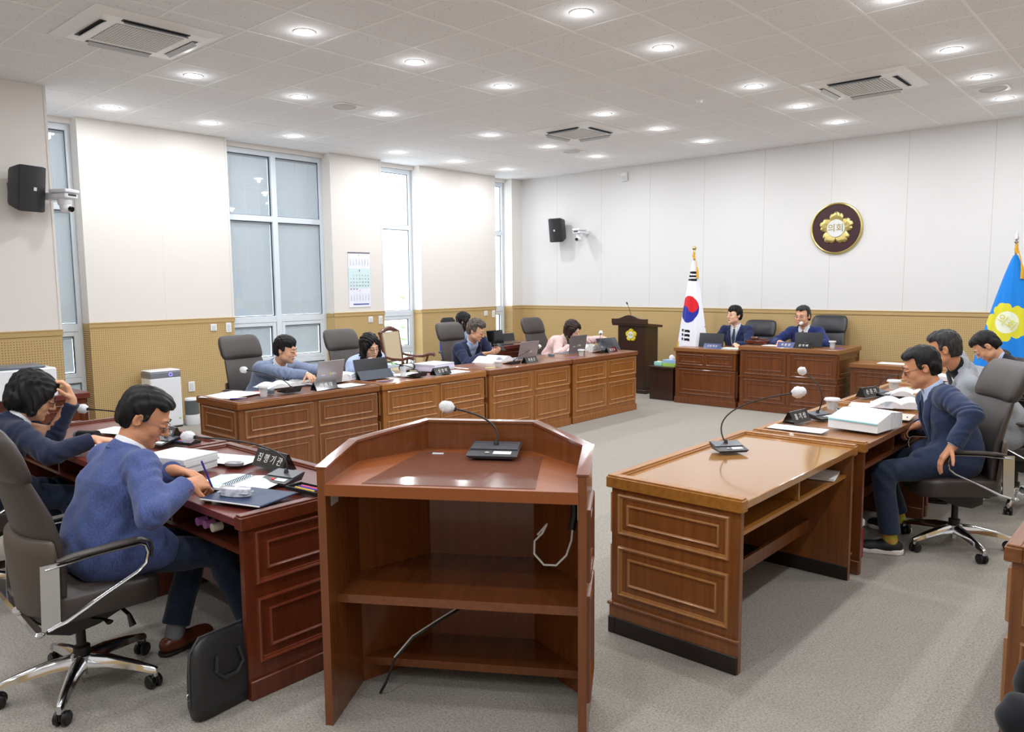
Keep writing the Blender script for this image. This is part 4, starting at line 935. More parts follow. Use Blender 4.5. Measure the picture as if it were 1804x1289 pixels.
        if g('button'):
            b = MB(); c = nb-U*(vz+.03)+F*(.118+j)*.86; b.ball(c, .010, 10); b.obj('button', g('button'), jo)
        if g('pin'):
            b = MB(); b.ball(nb-U*.10+F*.108-rt*.085, .009, 8); b.obj('lapel_pin', g('pin'), jo)
        if g('lapels', 1):
            for s_ in (1, -1):
                q = [nb-F*.086-U*.004, nb-F*.048+rt*s_*.070-U*.004, nb+F*.02+rt*s_*.088-U*.018, nb+F*.088+rt*s_*(vw+.022)-U*.065, nb+F*.125+rt*s_*(vw*.62+.022)-U*min(.15, vz*.5), nb+F*.142+rt*s_*.012-U*(vz+.01)]
                b = MB(); b.tube(q, [.012, .016, .020, .028, .026, .004], 10, flat=.28, upv=tuple(-F*.7+U)); b.obj('lapel', jac, jo, ang=70)
    if g('lanyard'):
        b = MB(); b.tube([neckb-rt*.055+F*.05, neckb-rt*.045+F*.105-U*.10, neckb-rt*.02+F*.140-U*.22, neckb+F*.150-U*.30, neckb+rt*.02+F*.140-U*.22, neckb+rt*.045+F*.105-U*.10, neckb+rt*.055+F*.05], .004, 6); c = neckb+F*.152-U*.33; b.box(c[0]-.022, c[1]-.002, c[2]-.03, c[0]+.022, c[1]+.002, c[2]+.02, .001); b.obj('lanyard', g('lanyard'), body)
    if g('tie') is not None:
        b = MB(); yb = .098; pts = [neckb+F*.062-U*.015, neckb+F*.083-U*.05, neckb+F*.113-U*.13, neckb+F*.130-U*.22, neckb+F*.134-U*.30]
        b.tube(pts, [.017, .014, .022, .028, .028], 8, flat=.35, upv=tuple(F)); b.obj('tie', g('tie'), body)
    # ---- trousers
    if g('trousers') is not None:
        V = Vol(lo, hi, hres)
        V.cap(hip+rt*-.07, hip+rt*.07, .115, .115, .04, cuts=[(hip+np.array((0, 0, .07)), (0, 0, 1))])
        for s_ in (1, -1):
            h_, k_, n_ = legs[s_]; u = nrm(n_-k_); V.cap(h_, k_, .092, .068, .04); V.cap(k_, n_-u*g('hem', .03), .068, .062, .02, cuts=[(n_-u*g('hem', .03), u)])
        kn = [legs[q][1] for q in (1, -1)]
        def tf(Q, D):
            o = .0018*np.sin(Q[0]*30+Q[1]*25+2*np.sin(Q[2]*22))
            for c in kn: q = [Q[i]-c[i] for i in range(3)]; r2 = q[0]**2+q[1]**2+q[2]**2; o = o+.005*np.exp(-r2/.014)*np.sin((q[1]-q[2])*60+1.5*np.sin(Q[0]*30))
            return D+o
        V.field(tf); V.mesh('trousers', g('trousers'), body, 1)
        for s_, key in ((1, 'rf'), (-1, 'lf')):
            h_, k_, n_ = legs[s_]
            V = Vol(n_-.2, n_+.26, .006); V.cap(n_+nrm(k_-n_)*.13, n_-np.array((0, 0, .02)), .048, .044, .01); 
            V.mesh('sock', g('sock', mat('sock_grey', '6f7276', .9)), body, 1)
            fd = nrm(g(key+'d', (s_*.15, 1, 0))); fr = nrm(np.cross(fd, (0, 0, 1))); V = Vol(n_-.26, n_+.30, .006); z0 = n_[2]
            heel = np.array((n_[0], n_[1], 0))-fd*.035; toe = heel+fd*.235
            V.cap(heel+np.array((0, 0, .045)), heel+fd*.06+np.array((0, 0, .05)), .040, .040, .02); V.cap(heel+fd*.05+np.array((0, 0, .045)), toe-fd*.04+np.array((0, 0, .032)), .042, .036, .03, flat=(fr, 1.1)); V.cap(toe-fd*.07+np.array((0, 0, .030)), toe-fd*.035+np.array((0, 0, .028)), .042, .034, .02)
            V.cap(n_-np.array((0, 0, .0)), n_+np.array((0, 0, .10)), .040, .046, .006, mode='sub')
            V.field(lambda Q, D: np.maximum(D, max(.016, g('sole_h', .018)-.008)-Q[2])); so = V.mesh('shoe', g('shoe', mat('shoe_black', '141416', .35)), body, 1)
            V = Vol(n_-.26, n_+.30, .006); V.cap(heel+np.array((0, 0, .03)), toe-fd*.045+np.array((0, 0, .03)), .046, .045, .01, flat=((0, 0, 1), 3)); V.field(lambda Q, D: np.maximum(np.maximum(D, Q[2]-g('sole_h', .018)), .001-Q[2])); V.mesh('sole', g('sole', mat('sole_black', '101010', .6)), so, 1)
            V = None
    return body, dict(hp=hp, arms=arms, legs=legs, neckb=neckb, U=U, F=F, rt=rt, HR=HR)
WHS = cloth('shirt_white', 'e8eaf0'); BLS = cloth('shirt_light_blue', 'b3c4e4')
BLAZ = cloth('blazer_blue', '3a4674', '505f92', v=(230, 230, 50)); NAVY = cloth('cloth_navy', '1b2036', '222943'); TRN = cloth('trousers_navy', '1c2639', '222e45')
STEEL = mat('glasses_steel', '8a8d92', .25, metal=1); DKM = mat('glasses_dark', '1a1a1c', .3)
M1, _ = person('person in blue linen blazer and glasses writing at the dark red desk', (6.18, 1.24, 0), 0, dict(slump=.0,
    headw=(6.17, 1.46, 1.145), hyaw=-.60, hpitch=.55, rhw=(6.46, 1.50, .868), rhp=(1, -.4, -.6), rhd=(-.1, .9, -.05), rhn=(-.6, -.1, -.8), rhc=.9, lhw=(6.12, 1.60, .862), lhp=(-.9, -.2, -.5), lhd=(.85, .5, -.1), lhn=(.2, -.1, -1), lhc=.45,
    rf=(.17, .60, .10), lf=(-.02, .30, .10), jacket=BLAZ, shirt=WHS, trousers=TRN, shoe=mat('shoe_brown', '5a2a18', .3), glasses=STEEL, skin=SKT, hair=HB, style='short', buttons=mat('button_red', '8a3040', .4), button=mat('button_pink', 'c08a98', .4), seed=1.3, res=.0055))
person('woman in navy jacket with a black bob raising one hand to her glasses', (4.62, 1.17, 0), 0, dict(
    headw=(4.65, 1.46, 1.10), slump=.01, hyaw=-.35, hpitch=.45, lhw=(4.72, 1.64, 1.06), lhp=(.1, .3, -1), lhd=(-.05, -.15, 1), lhn=(-.4, -1, 0), lhc=.75, rhw=(5.02, 1.64, .86), rhp=(1, -.3, -.5), rhd=(.5, .8, -.1), rhn=(0, 0, -1),
    jacket=NAVY, shirt=WHS, trousers=TRN, hair=HB, style='bob', hamp=1.5, glasses=DKM, skin=SK, sc=.95, seed=2.1, hs=1.12, shw=.165, vz=.2))
R0 = -PI/2
LBL = cloth('blazer_light_blue', '74829f', '8592ae'); PBL = cloth('suit_pale_blue', 'aebfe6', 'b8c8ec'); DNV = cloth('blazer_dark_navy', '262d48', '2d3553'); PNK = cloth('cardigan_pink', 'dcb8b4', 'e3c2be')
person('man in light blue blazer typing on the laptop, nearest in the window row', (2.66, 4.13, 0), R0, dict(
    headw=(2.98, 4.17, 1.10), hyaw=.55, hpitch=.22, rhw=(3.36, 4.20, .865), rhp=(.8, -.3, -.5), rhd=(.25, 1, -.05), lhw=(3.38, 4.47, .865), lhd=(0, 1, 0),
    jacket=LBL, shirt=WHS, trousers=TRN, hair=HB, style='mop', skin=SK, seed=.7, cuffs=1, vw=.075))
person('woman in pale blue suit with long dark hair and round glasses', (2.66, 5.34, 0), R0, dict(
    headw=(2.95, 5.24, 1.06), hyaw=-.12, hpitch=.30, hroll=.12, rhw=(2.98, 5.16, .70), lhw=(2.98, 5.52, .70), jacket=PBL, shirt=cloth('blouse_pattern', '31343e', 'd8dae0', v=(40, 40, 40)), trousers=TRN, hair=HB, style='long', hamp=1.4, glasses=DKM, skin=SKF, sc=.95, hs=1.08, shw=.165, seed=3.1, lip=mat('lips_rose', 'b8646a', .4)))
M3, i3 = person('curly haired man in dark navy blazer looking at his phone', (2.62, 7.02, 0), R0, dict(
    headw=(2.95, 6.90, 1.15), hyaw=.38, hpitch=.42, rhw=(3.10, 6.88, .86), rhp=(.8, -.4, -.6), rhd=(-.35, .9, .1), rhn=(-.5, .2, .5), lhw=(3.12, 7.06, .87), lhd=(.3, .9, .1), lhn=(.4, -.1, .6), rhc=.6, lhc=.6,
    jacket=DNV, shirt=BLS, trousers=TRN, hair=HGR, style='wavy', glasses=STEEL, skin=SK, seed=1.9, vw=.085, vz=.34))
person('woman in pink cardigan with brown bob and dark scarf', (2.66, 8.80, 0), R0, dict(
    headw=(2.98, 8.86, 1.06), hyaw=.05, hpitch=.42, hroll=.22, rhw=(3.10, 8.66, .84), lhw=(3.28, 9.22, .93), lhd=(.3, 1, -.15), lhp=(-.6, .2, -.5), jacket=PNK, shirt=cloth('scarf_dark', '20241f', '5c6a3c', v=(45, 45, 45)), trousers=TRN, hair=HBR, style='bob', skin=SKF, sc=.95, hs=1.08, shw=.16, lip=LIPR, seed=4.2, vw=.05, vz=.12, skirt=0))
person('person with long black hair seated at the back by the far window', (1.12, 8.42, 0), R0+.5, dict(
    headw=(1.22, 8.40, 1.16), hyaw=.2, hpitch=.15, jacket=None, shirt=PBL, trousers=TRN, hair=HB, style='long', skin=SKF, sc=.95, hs=1.05, shw=.16, seed=2.6, res=.008))
TIE1 = cloth('tie_teal', '263f52'); TIE2 = cloth('tie_purple', '3a1c40'); SNV = cloth('suit_navy', '20284a', '262f55'); SBL = cloth('suit_royal_navy', '1f2a5e', '26326a')
person('young clerk in navy suit, tie and lanyard left of the chairman', (4.70, 10.60, 0), PI, dict(hip=.60,
    headw=(4.68, 10.50, 1.245), hyaw=-.40, hpitch=-.02, eyes='open', rhw=(4.52, 10.22, .86), lhw=(4.86, 10.16, .845), lhd=(-.6, .7, 0), jacket=SNV, shirt=WHS, tie=TIE1, trousers=TRN, hair=HB, style='mop', skin=SKF, seed=5.2, lanyard=mat('lanyard_grey', 'c4c8d2', .5), vw=.07, slump=.02))
person('chairman in navy suit and purple tie behind the tall desk', (5.70, 10.62, .05), PI, dict(hip=.60,
    headw=(5.69, 10.46, 1.255), hyaw=-.12, hpitch=.10, eyes='open', rhw=(5.50, 10.16, .91), rhp=(1, -.2, -.5), rhd=(-.7, .7, 0), lhw=(5.92, 10.14, .91), lhp=(-1, -.2, -.5), lhd=(.7, .7, 0), jacket=SBL, shirt=WHS, tie=TIE2, trousers=TRN, hair=HG, style='short', glasses=STEEL, skin=SK, seed=6.1, vw=.07, pin=GOLD, sc=1.03, hs=1.14, face=1.08, slump=.02))
DBL = cloth('suit_dark_blue', '2a3550', '323e5c'); TRB = cloth('trousers_dark_blue', '232e42', '2b374e')
person('man in dark blue suit sitting sideways with his hand on the armrest', (8.60, 5.52, 0), 1.85, dict(
    headw=(8.38, 5.50, 1.165), hyaw=.12, hpitch=.38, twist=.25, tilt=-.15, slump=.02, arm=.88, lhw=(8.66, 5.13, .735), lhp=(-.6, -.6, .2), lhd=(-.15, .55, -.75), lhn=(.1, -.7, -.6), lhc=.35, rhw=(8.36, 5.60, .76), rhp=(.8, -.3, -.4), rhd=(-.5, .9, -.2), rhc=.9,
    lf=(-.30, .36, .10), lfd=(-.15, 1, 0), rf=(.20, .30, .10), jacket=DBL, shirt=BLS, trousers=TRB, sock=mat('sock_green', '9cae3c', .9, var=((40, 40, 40), 'c8863c', .45, .55)), shoe=mat('sneaker_black', '121316', .6), sole=mat('sneaker_white', 'e8e6e2', .5), sole_h=.034, glasses=DKM, skin=SKT, hair=HB, style='short', seed=7.3, res=.0055, buttons=mat('button_black', '0c0c0e', .4), cuffs=1))
GRY = cloth('jacket_grey', '868b92', 'a2a7ad', v=(200, 200, 200)); BLKS = cloth('shirt_black', '141416'); BLKJ = cloth('jacket_black', '1b1c20', '232428')
person('man with greying hair in light grey jacket over a black shirt', (8.68, 6.74, 0), PI/2+.12, dict(
    headw=(8.33, 6.30, 1.225), hyaw=.10, hpitch=.28, rhw=(8.22, 6.75, .86), lhw=(8.26, 6.32, .86), jacket=GRY, shirt=BLKS, trousers=TRN, hair=HG, style='short', skin=SKT, seed=8.4, vw=.08, side=.0))
person('man in black jacket bending his head over papers, farthest in the right row', (8.68, 8.22, 0), PI/2+.1, dict(
    headw=(8.30, 8.01, 1.13), hyaw=.10, hpitch=.85, rhw=(8.20, 8.3, .86), lhw=(8.22, 8.02, .86), jacket=BLKJ, shirt=BLS, trousers=TRN, hair=HB, style='short', skin=SK, seed=9.4))
person('person whose dark trousered knee shows at the lower right corner', (9.88, 2.56, 0), PI/2, dict(hip=.53,
    headw=(9.84, 2.58, 1.2), lhw=(9.86, 2.36, .70), rhw=(9.86, 2.78, .70), lf=(-.06, .36, .10), rf=(.12, .36, .10), jacket=NAVY, shirt=WHS, trousers=cloth('trousers_black', '14161c'), hair=HB, skin=SK, res=.009, seed=1.0))
# ================================================================ microphones
MICB = mat('mic_body', '2b2d31', .4); MICT = mat('mic_top', '4a4d54', .35); MICC = mat('mic_cover', 'e9ebef', .75, alpha=.86, bump=((90, 90, 90), .8, .004)); MICD = mat('mic_foam', '2a2a2c', .8); LBLW = mat('label_white', 'e6eef2', .5); REDR = mat('mic_ring_red', 'd8282a', .4, emit='e02020', estr=.6)
def mic(label, base, rz, head, ctrl=None, tilt=0.0, red=False, group='gooseneck conference microphones', cover=1.0, bs=1.0):
    """base: centre of the foot on the desk; local +y = away from the speaker"""
    t = thing('gooseneck_microphone', label, 'microphone', base, rz, group); R = Matrix.Rotation(-rz, 3, 'Z'); hd = R @ (Vector(head)-Vector(base))
    w, d = .088*bs, .068*bs
    b = MB(); b.hex8([(-w*.86, -d, 0), (w*.86, -d, 0), (w*.8, d*.85, 0), (-w*.8, d*.85, 0)], [(-w, -d*1.05, .012), (w, -d*1.05, .012), (w*.98, d, .040), (-w*.98, d, .040)]); b.obj('base', MICB, t, smooth=False)
    b = MB(); b.hex8([(-w*.93, -d*.2, .0255), (w*.93, -d*.2, .0255), (w*.93, d*.93, .0395), (-w*.93, d*.93, .0395)], [(-w*.93, -d*.2, .0275), (w*.93, -d*.2, .0275), (w*.93, d*.93, .0415), (-w*.93, d*.93, .0415)]); b.obj('top_panel', MICT, t, smooth=False)
    b = MB(); b.hex8([(w*.02, -d*.78, .0165), (w*.72, -d*.78, .0165), (w*.72, -d*.42, .0215), (w*.02, -d*.42, .0215)], [(w*.02, -d*.78, .0175), (w*.72, -d*.78, .0175), (w*.72, -d*.42, .0225), (w*.02, -d*.42, .0225)]); b.obj('label', LBLW, t, smooth=False)
    b = MB(); b.ball((-w*.22, -d*.6, .0195), (.011, .008, .003), 12); b.obj('button', REDR if red else mat('mic_button', 'c8c8c4', .4), t)
    p0 = Vector((0, d*.45, .032)); c1 = Vector(ctrl) if ctrl else p0+Vector((0, .01, .5*(hd.z-.03)))
    if ctrl: c1 = R @ (c1-Vector(base))
    pts = []
    for k in range(15): q = k/14; pts.append(p0*(1-q)**2+c1*2*q*(1-q)+hd*q*q)
    b = MB(); b.lathe([(.001, .0), (.013, .0), (.010, .014), (.006, .022), (.001, .022)], c=tuple(p0), n=12); b.tube(pts, .0042, 8); b.obj('gooseneck', BLK, t)
    dr = (pts[-1]-pts[-3]).normalized(); q = dr.to_track_quat('Z', 'Y').to_matrix()
    b = MB(); b.lathe([(.001, -.012), (.010, -.012), (.012, .012), (.001, .012)], n=12, R=Matrix.Translation(hd) @ q.to_4x4()); b.obj('capsule', MICD, t)
    if cover:
        b = MB(); rs = []
        for k in range(9):
            a = -PI/2+PI*k/8; a = max(-1.5, min(1.5, a)); rr = math.cos(a)
            rs.append([Matrix.Translation(hd+dr*.030) @ q.to_4x4() @ Vector(((.026+.003*math.sin(3*p+k))*cover*rr*math.cos(p), (.026+.003*math.cos(4*p+k*2))*cover*rr*math.sin(p), .034*cover*math.sin(a))) for p in [2*PI*i/16 for i in range(16)]])
        b.rings(rs); b.obj('foam_cover', MICC, t)
    return t
mic('gooseneck microphone standing on the foreground lectern', (7.475, 2.385, .995), .57, (7.29, 2.32, 1.185), (7.44, 2.50, 1.13), tilt=.1, cover=1.05, bs=1.25)
mic('gooseneck microphone on the empty honey coloured desk', (7.80, 3.94, .795), .9, (8.03, 4.26, 1.10), (7.62, 3.98, 1.02), cover=1.25)
mic('upright gooseneck microphone beside the nameplate nearest the honey desk', (7.83, 5.27, .795), 1.25, (7.86, 4.86, 1.15), (7.90, 5.24, 1.0))
mic('gooseneck microphone behind the dark suited man, beside a glass with cover', (7.82, 6.64, .795), 1.4, (8.13, 6.52, .98), (7.78, 6.7, 1.0))
mic('gooseneck microphone before the man in black, farthest in the right row', (7.86, 8.10, .795), 1.4, (8.12, 7.50, 1.05), (7.8, 8.0, 1.0))
mic('microphone with red lit ring on the staff desk beside the lectern', (6.47, 1.96, .795), .25, (6.02, 1.75, .985), (6.52, 2.02, .985), red=True, cover=1.15)
mic('white covered microphone bending toward the woman in navy', (5.13, 1.98, .795), .25, (4.60, 1.76, .98), (5.16, 2.05, .97), cover=1.15)
mic('microphone in front of the light blue blazer man', (3.78, 3.70, .80), -PI/2, (3.42, 3.50, .985), (3.80, 3.66, .95), cover=1.15)
mic('microphone in front of the woman with round glasses', (3.80, 5.17, .80), -PI/2, (3.42, 4.91, .955), (3.82, 5.14, .92), cover=1.15)
mic('microphone in front of the curly haired man', (3.80, 6.62, .80), -PI/2, (3.50, 7.46, .93), (3.80, 6.7, .90), cover=1.1)
mic('microphone in front of the woman in pink', (3.80, 8.38, .80), -PI/2, (3.50, 8.82, 1.025), (3.62, 8.62, .93), cover=1.1)
mic('microphone in front of the chairman', (5.66, 10.16, .865), PI, (5.76, 10.16, 1.15), (5.62, 10.12, 1.05), cover=.85)
t = thing('thin_microphone', 'thin bare microphone rising from the wooden podium', 'microphone', (3.08, 10.24, 1.10))
b = MB(); b.tube([(0, 0, 0), (-.01, 0, .15), (-.05, -.03, .30)], .004, 6); b.obj('stem', BLK, t); b = MB(); b.tube([(-.048, -.03, .29), (-.062, -.04, .325)], .011, 8); b.obj('capsule', MICD, t)

# ================================================================ nameplates
NPB = mat('nameplate_black', '101012', .12, coat=.6); NPT = mat('nameplate_text', 'f0f0ee', .5); NPV = mat('nameplate_blue', '3a4878', .2, coat=.6)
def plate(label, text, loc, rz, w=.24, h=.075, m=None, size=.044, group='black tent nameplates'):
    t = thing('nameplate', label, 'nameplate', loc, rz, group); d = .045
    b = MB(); b.rings([[(x, -d, 0), (x, -.004, h), (x, .004, h), (x, d, 0)] for x in (-w/2, w/2)]); b.obj('body', m or NPB, t, smooth=False, fix=True)
    n = Vector((0, -h, d-.004)).normalized(); u = Vector((0, d-.004, h)).normalized()
    text_mesh('lettering', text, size, .0006, NPT, t, basis((1, 0, 0), u, n, tuple(Vector((0, -(d+.004)/2, h/2))+n*.0008)), shear=.12, bold=-.0002)
    return t
plate('black nameplate facing the lectern side with four white characters, staff desk', '집 행 기 관', (6.20, 2.08, .80), .02, .27, .085, size=.050)
plate('black nameplate half hidden by the writing man\'s face', '집 행 기 관', (5.02, 2.06, .80), .02, .27, .085, size=.050)
plate('black nameplate at the light blue blazer man\'s laptop', '원 용 대', (3.87, 4.00, .80), PI/2+.12, .25)
plate('black nameplate beside the camera lens and paper stack', '심 영 미', (3.87, 5.43, .80), PI/2+.12, .25)
plate('black nameplate in front of the curly haired man\'s laptop', '곽 문 근', (3.87, 6.86, .80), PI/2+.12, .25)
plate('black nameplate at the far end of the window row', '최 은 숙', (3.87, 8.53, .80), PI/2+.12, .25)
plate('black nameplate on the right row nearest the honey desk', '홍 기 상', (7.76, 5.02, .80), PI/2-.12, .22)
plate('black nameplate before the second desk of the right row', '손 준 기', (7.76, 6.50, .80), PI/2-.25, .22)
plate('dark blue nameplate with white characters left of the chairman\'s name', '위 원 장', (5.70, 9.90, .865), 0, .22, .07, NPV, size=.038)
plate('black nameplate with the chairman\'s name in white', '김 학 배', (5.93, 9.90, .865), 0, .22, .07, size=.038)
plate('blue and black nameplate on the clerk desk before a monitor', '전 문 위 원', (4.66, 9.89, .80), 0, .26, .07, NPV, size=.034)
plate('small dark nameplate on the far desk by the window', '속 기', (1.88, 8.24, .80), PI/2, .17, .075, size=.04)

# ================================================================ laptops, tablets, screens
SILV = mat('laptop_silver', 'a9a7ac', .35, metal=.5); SILD = mat('laptop_grey', '86838a', .35, metal=.5); SCR = mat('screen_black', '0c0d10', .12, coat=.4); KEY = mat('keyboard_dark', '3a3b40', .5); TABC = mat('tablet_cover', '1a1c20', .55); TABG = mat('tablet_fold', '3b424d', .5)
LOGO = mat('sticker_yellow', 'c9cc50', .4); LOGT = mat('sticker_text', 'd8d8dc', .4)
def laptop(label, loc, rz, m=None, open_=1.85, w=.32, d=.22, sticker=True, cat='laptop', name='laptop'):
    """local +y = towards the user"""
    t = thing(name, label, cat, loc, rz); m = m or SILV
    b = MB(); b.box(-w/2, 0, 0, w/2, d, .014, .004); b.obj('base', m, t)
    b = MB(); b.box(-w/2+.02, .02, .0142, w/2-.02, .12, .0152); b.obj('keyboard', KEY, t, smooth=False)
    R = Matrix.Translation((0, .002, .012)) @ Matrix.Rotation(PI/2+(open_-PI/2), 4, 'X')   # lid plane: local y up the lid
    R = Matrix.Translation((0, .004, .012)) @ basis((1, 0, 0), (0, math.cos(open_), math.sin(open_)), (0, -math.sin(open_), math.cos(open_)))
    b = MB(); b.box(-w/2, 0, -.003, w/2, d, .003, .002, R=R); lid = b.obj('lid', m, t)
    b = MB(); b.box(-w/2+.008, .012, -.0042, w/2-.008, d-.008, -.0030, R=R); b.obj('screen', SCR, lid, smooth=False)
    if sticker:
        b = MB(); b.ball((0, 0, 0), (.010, .013, .001), 12, None); b.v = [R @ (Vector(v)+Vector((-.0*w+.0, d*.42, .0035))) for v in b.v]; b.obj('sticker', LOGO, lid)
        b = MB()
        for q in range(2): b.box(.018, d*.42-.010+.012*q, .003, .075-.012*q, d*.42-.004+.012*q, .0036, R=R)
        b.box(-.105, d*.36, .003, -.06, d*.36+.008, .0036, R=R); b.obj('printed_text', LOGT if m is not SILD else LOGT, lid, smooth=False)
    return t
laptop('silver laptop in front of the light blue blazer man', (3.60, 4.24, .80), PI/2+.10, SILV, 1.80)
laptop('silver laptop in front of the curly haired man', (3.60, 7.13, .80), PI/2+.02, SILV, 1.80, w=.36)
laptop('grey laptop in front of the woman in pink', (3.60, 8.14, .80), PI/2+.02, SILD, 1.72, w=.37, d=.235)
def tablet(label, loc, rz, w=.37, h=.20, lean=.28, m=None, fold=True, glossy=False):
    t = thing('tablet', label, 'tablet', loc, rz)
    R = basis((1, 0, 0), (0, -math.sin(-lean), math.cos(lean)), (0, -math.cos(lean), -math.sin(lean)), (0, 0, .005))
    b = MB(); b.box(-w/2, 0, 0, w/2, h, .009, .003, R=R); b.obj('body', m or TABC, t)
    b = MB(); b.box(-w/2+.01, .01, -.0012, w/2-.01, h-.01, 0, R=R); b.obj('screen', SCR, t, smooth=False)
    if fold:
        b = MB(); b.hex8([(-w/2, -.075, 0), (w/2, -.075, 0), (w/2, -.070, 0), (-w/2, -.070, 0)], [(-w/2, -.012+.0, .085), (w/2, -.012, .085), (w/2, -.006, .085), (-w/2, -.006, .085)]); b.obj('stand_flap', TABG, t, smooth=False)
        b = MB(); b.box(-w/2, 0, 0, w/2, .2, .006, .002); b.obj('keyboard', TABC, t)
    else:
        b = MB(); b.hex8([(-.06, .02, 0), (.06, .02, 0), (.06, .13, 0), (-.06, .13, 0)], [(-.06, .05, .09), (.06, .05, .09), (.06, .06, .09), (-.06, .06, .09)]); b.obj('stand', BLK, t, smooth=False)
    return t
tablet('black tablet with folding cover in front of the woman with round glasses', (3.58, 4.78, .80), PI/2+.02, .42, .20)
tablet('tilted dark tablet at the far end of the window row', (3.66, 8.83, .80), PI/2-.15, .40, .19, .55, m=mat('tablet_glossy', '2c3038', .2, coat=.5), fold=False)
tablet('flat black monitor in front of the chairman', (5.92, 10.08, .865), 0, .36, .19, .15, fold=False)
tablet('black monitor behind the blue and black nameplate on the clerk desk', (4.56, 10.02, .80), 0, .38, .20, .18, fold=False)
laptop('open black laptop on the far desk by the window', (1.68, 8.63, .80), -PI/2, mat('laptop_black', '151517', .35), 1.75, w=.36, d=.21, sticker=False)
laptop('thin tan backed laptop beyond the black laptop', (1.55, 9.08, .80), -PI/2, mat('laptop_tan', '7d6c55', .4), 1.8, w=.28, d=.14, sticker=False)

# ================================================================ paper goods
PAP = mat('paper', 'f1f2f4', .8); PAPP = mat('paper_printed', 'eceef2', .8, var=((8, 160, 8), 'b9c6d6', .55, .62)); PAPE = mat('paper_edge', 'dfe2e6', .8, var=((4, 4, 900), 'c2c8d2', .4, .6)); CYAN = mat('paper_cyan', '8fd0dc', .7); LILAC = mat('paper_lilac', 'd9d6ea', .8)
def sheet(label, loc, rz, w=.21, d=.297, m=None, n=1, name='paper_sheet', curl=0.0):
    b = MB(); th = .0009*n
    rs = []
    for k in range(9):
        y = -d/2+d*k/8; z = curl*(max(0, abs(y)/(d/2)-.5)*2)**2*.03
        rs.append([(-w/2, y, z), (w/2, y, z), (w/2, y, z+th), (-w/2, y, z+th)])
    b.rings(rs); o = b.obj(name, m or PAP, smooth=False, fix=True); o.location = loc; o.rotation_euler = (0, 0, rz); return tag(o, label, 'paper')
def stack(label, loc, rz, w=.22, d=.30, h=.06, m=None, seed=1, group=None, cover=None):
    t = thing('paper_stack', label, 'paper stack', loc, rz, group); r = random.Random(seed); n = max(3, int(h/.012)); b = MB()
    for k in range(n):
        q = h/n; dx, dy = r.uniform(-.006, .006), r.uniform(-.006, .006); b.box(-w/2+dx, -d/2+dy, k*q, w/2+dx, d/2+dy, (k+1)*q-.0003)
    b.obj('pages', m or PAPE, t, smooth=False)
    b = MB(); b.box(-w/2, -d/2, h, w/2, d/2, h+.001); b.obj('top_sheet', cover or PAPP, t, smooth=False); return t
def openbook(label, loc, rz, w=.21, d=.29, h=.03, ring=False, m=None, bulge=.035, tint=None, name='open_book'):
    t = thing(name, label, 'book', loc, rz)
    for s_ in (-1, 1):
        rs = []
        for k in range(11):
            q = k/10; x = s_*w*q; z = h*(1-q)*.9+bulge*math.sin(PI*min(1, q*1.1))*(1-q*.4)+.003; rs.append([(x, -d/2, 0.001), (x, d/2, .001), (x, d/2, z), (x, -d/2, z)])
        b = MB(); b.rings(rs); b.obj('page_block', (m or PAPP) if s_ > 0 or not tint else tint, t, fix=True, ang=50)
    if ring:
        b = MB()
        for k in range(18):
            y = -d/2+.02+(d-.04)*k/17; b.tube([(.012*math.cos(a), y, h*.8+.012+.012*math.sin(a)) for a in [2*PI*i/8 for i in range(9)]], .0012, 5)
        b.obj('wire_rings', BLK, t)
    return t
# staff desks
t = thing('folder', 'dark blue folder lying under the glasses case on the staff desk', 'folder', (6.62, 1.70, .80), .32)
b = MB(); b.box(-.17, -.115, .0, .17, .115, .010, .003); b.obj('cover', mat('folder_blue', '2b3d5c', .45, bump=((150, 150, 150), .2, .001)), t); b = MB(); b.box(-.165, -.118, .0025, .165, -.112, .0075); b.obj('pages', PAP, t, smooth=False)
t = thing('glasses_case', 'translucent white oval glasses case on the blue folder', 'case', (6.59, 1.655, .812), .45)
b = MB(); softbox(b, -.078, -.030, 0, .078, .030, .036, p=2.4); b.obj('shell', mat('case_white', 'dde3ea', .2, coat=.6, var=((30, 60, 30), 'b9b6c6', .45, .6)), t, ang=70, fix=True)
b = MB(); b.box(-.076, -.0295, .0165, .076, .0295, .0185, .001); b.obj('seam', mat('case_seam', 'aab2bc', .4), t)
openbook('open ring bound booklet the man in the blue blazer writes in', (6.37, 1.79, .80), .45, .19, .25, .006, ring=True, bulge=.008, tint=mat('paper_bluish', 'dfeaf2', .8, var=((8, 120, 8), 'a8d0e0', .5, .6)))
dbx = stack('thick white document box under the man\'s chin on the staff desk', (5.84, 1.76, .80), .30, .30, .22, .075, m=mat('box_white', 'dfe3e4', .6), cover=mat('box_top', 'd5dee2', .6), seed=4)
for x, c, z in ((.10, 'e88ab0', .020), (.05, 'e6dc5c', .016), (.015, 'e6dc5c', .012), (-.03, 'a8d070', .010)): b = MB(); b.box(x-.014, -.120, z, x+.014, -.108, z+.006); b.obj('index_tab', mat('tab_'+c, c, .6), dbx, smooth=False)
sheet('single white sheet behind the document box on the staff desk', (5.84, 2.02, .80), .38, .36, .20)
sheet('white papers in front of the woman in navy', (4.80, 1.74, .80), .3, .30, .21, PAPP); sheet('blank sheet at the far side of the navy woman\'s desk', (4.50, 1.98, .80), .35, .30, .20)
def mouse(label, loc, rz, m):
    t = thing('computer_mouse', label, 'mouse', loc, rz); b = MB(); softbox(b, -.03, -.05, 0, .03, .05, .034, p=2.5); b.obj('body', m, t, ang=70, fix=True); b = MB(); b.box(-.003, .015, .030, .003, .035, .0355, .001); b.obj('wheel', BLK, t); return t
GM = mat('mouse_grey', '8e9094', .3); 
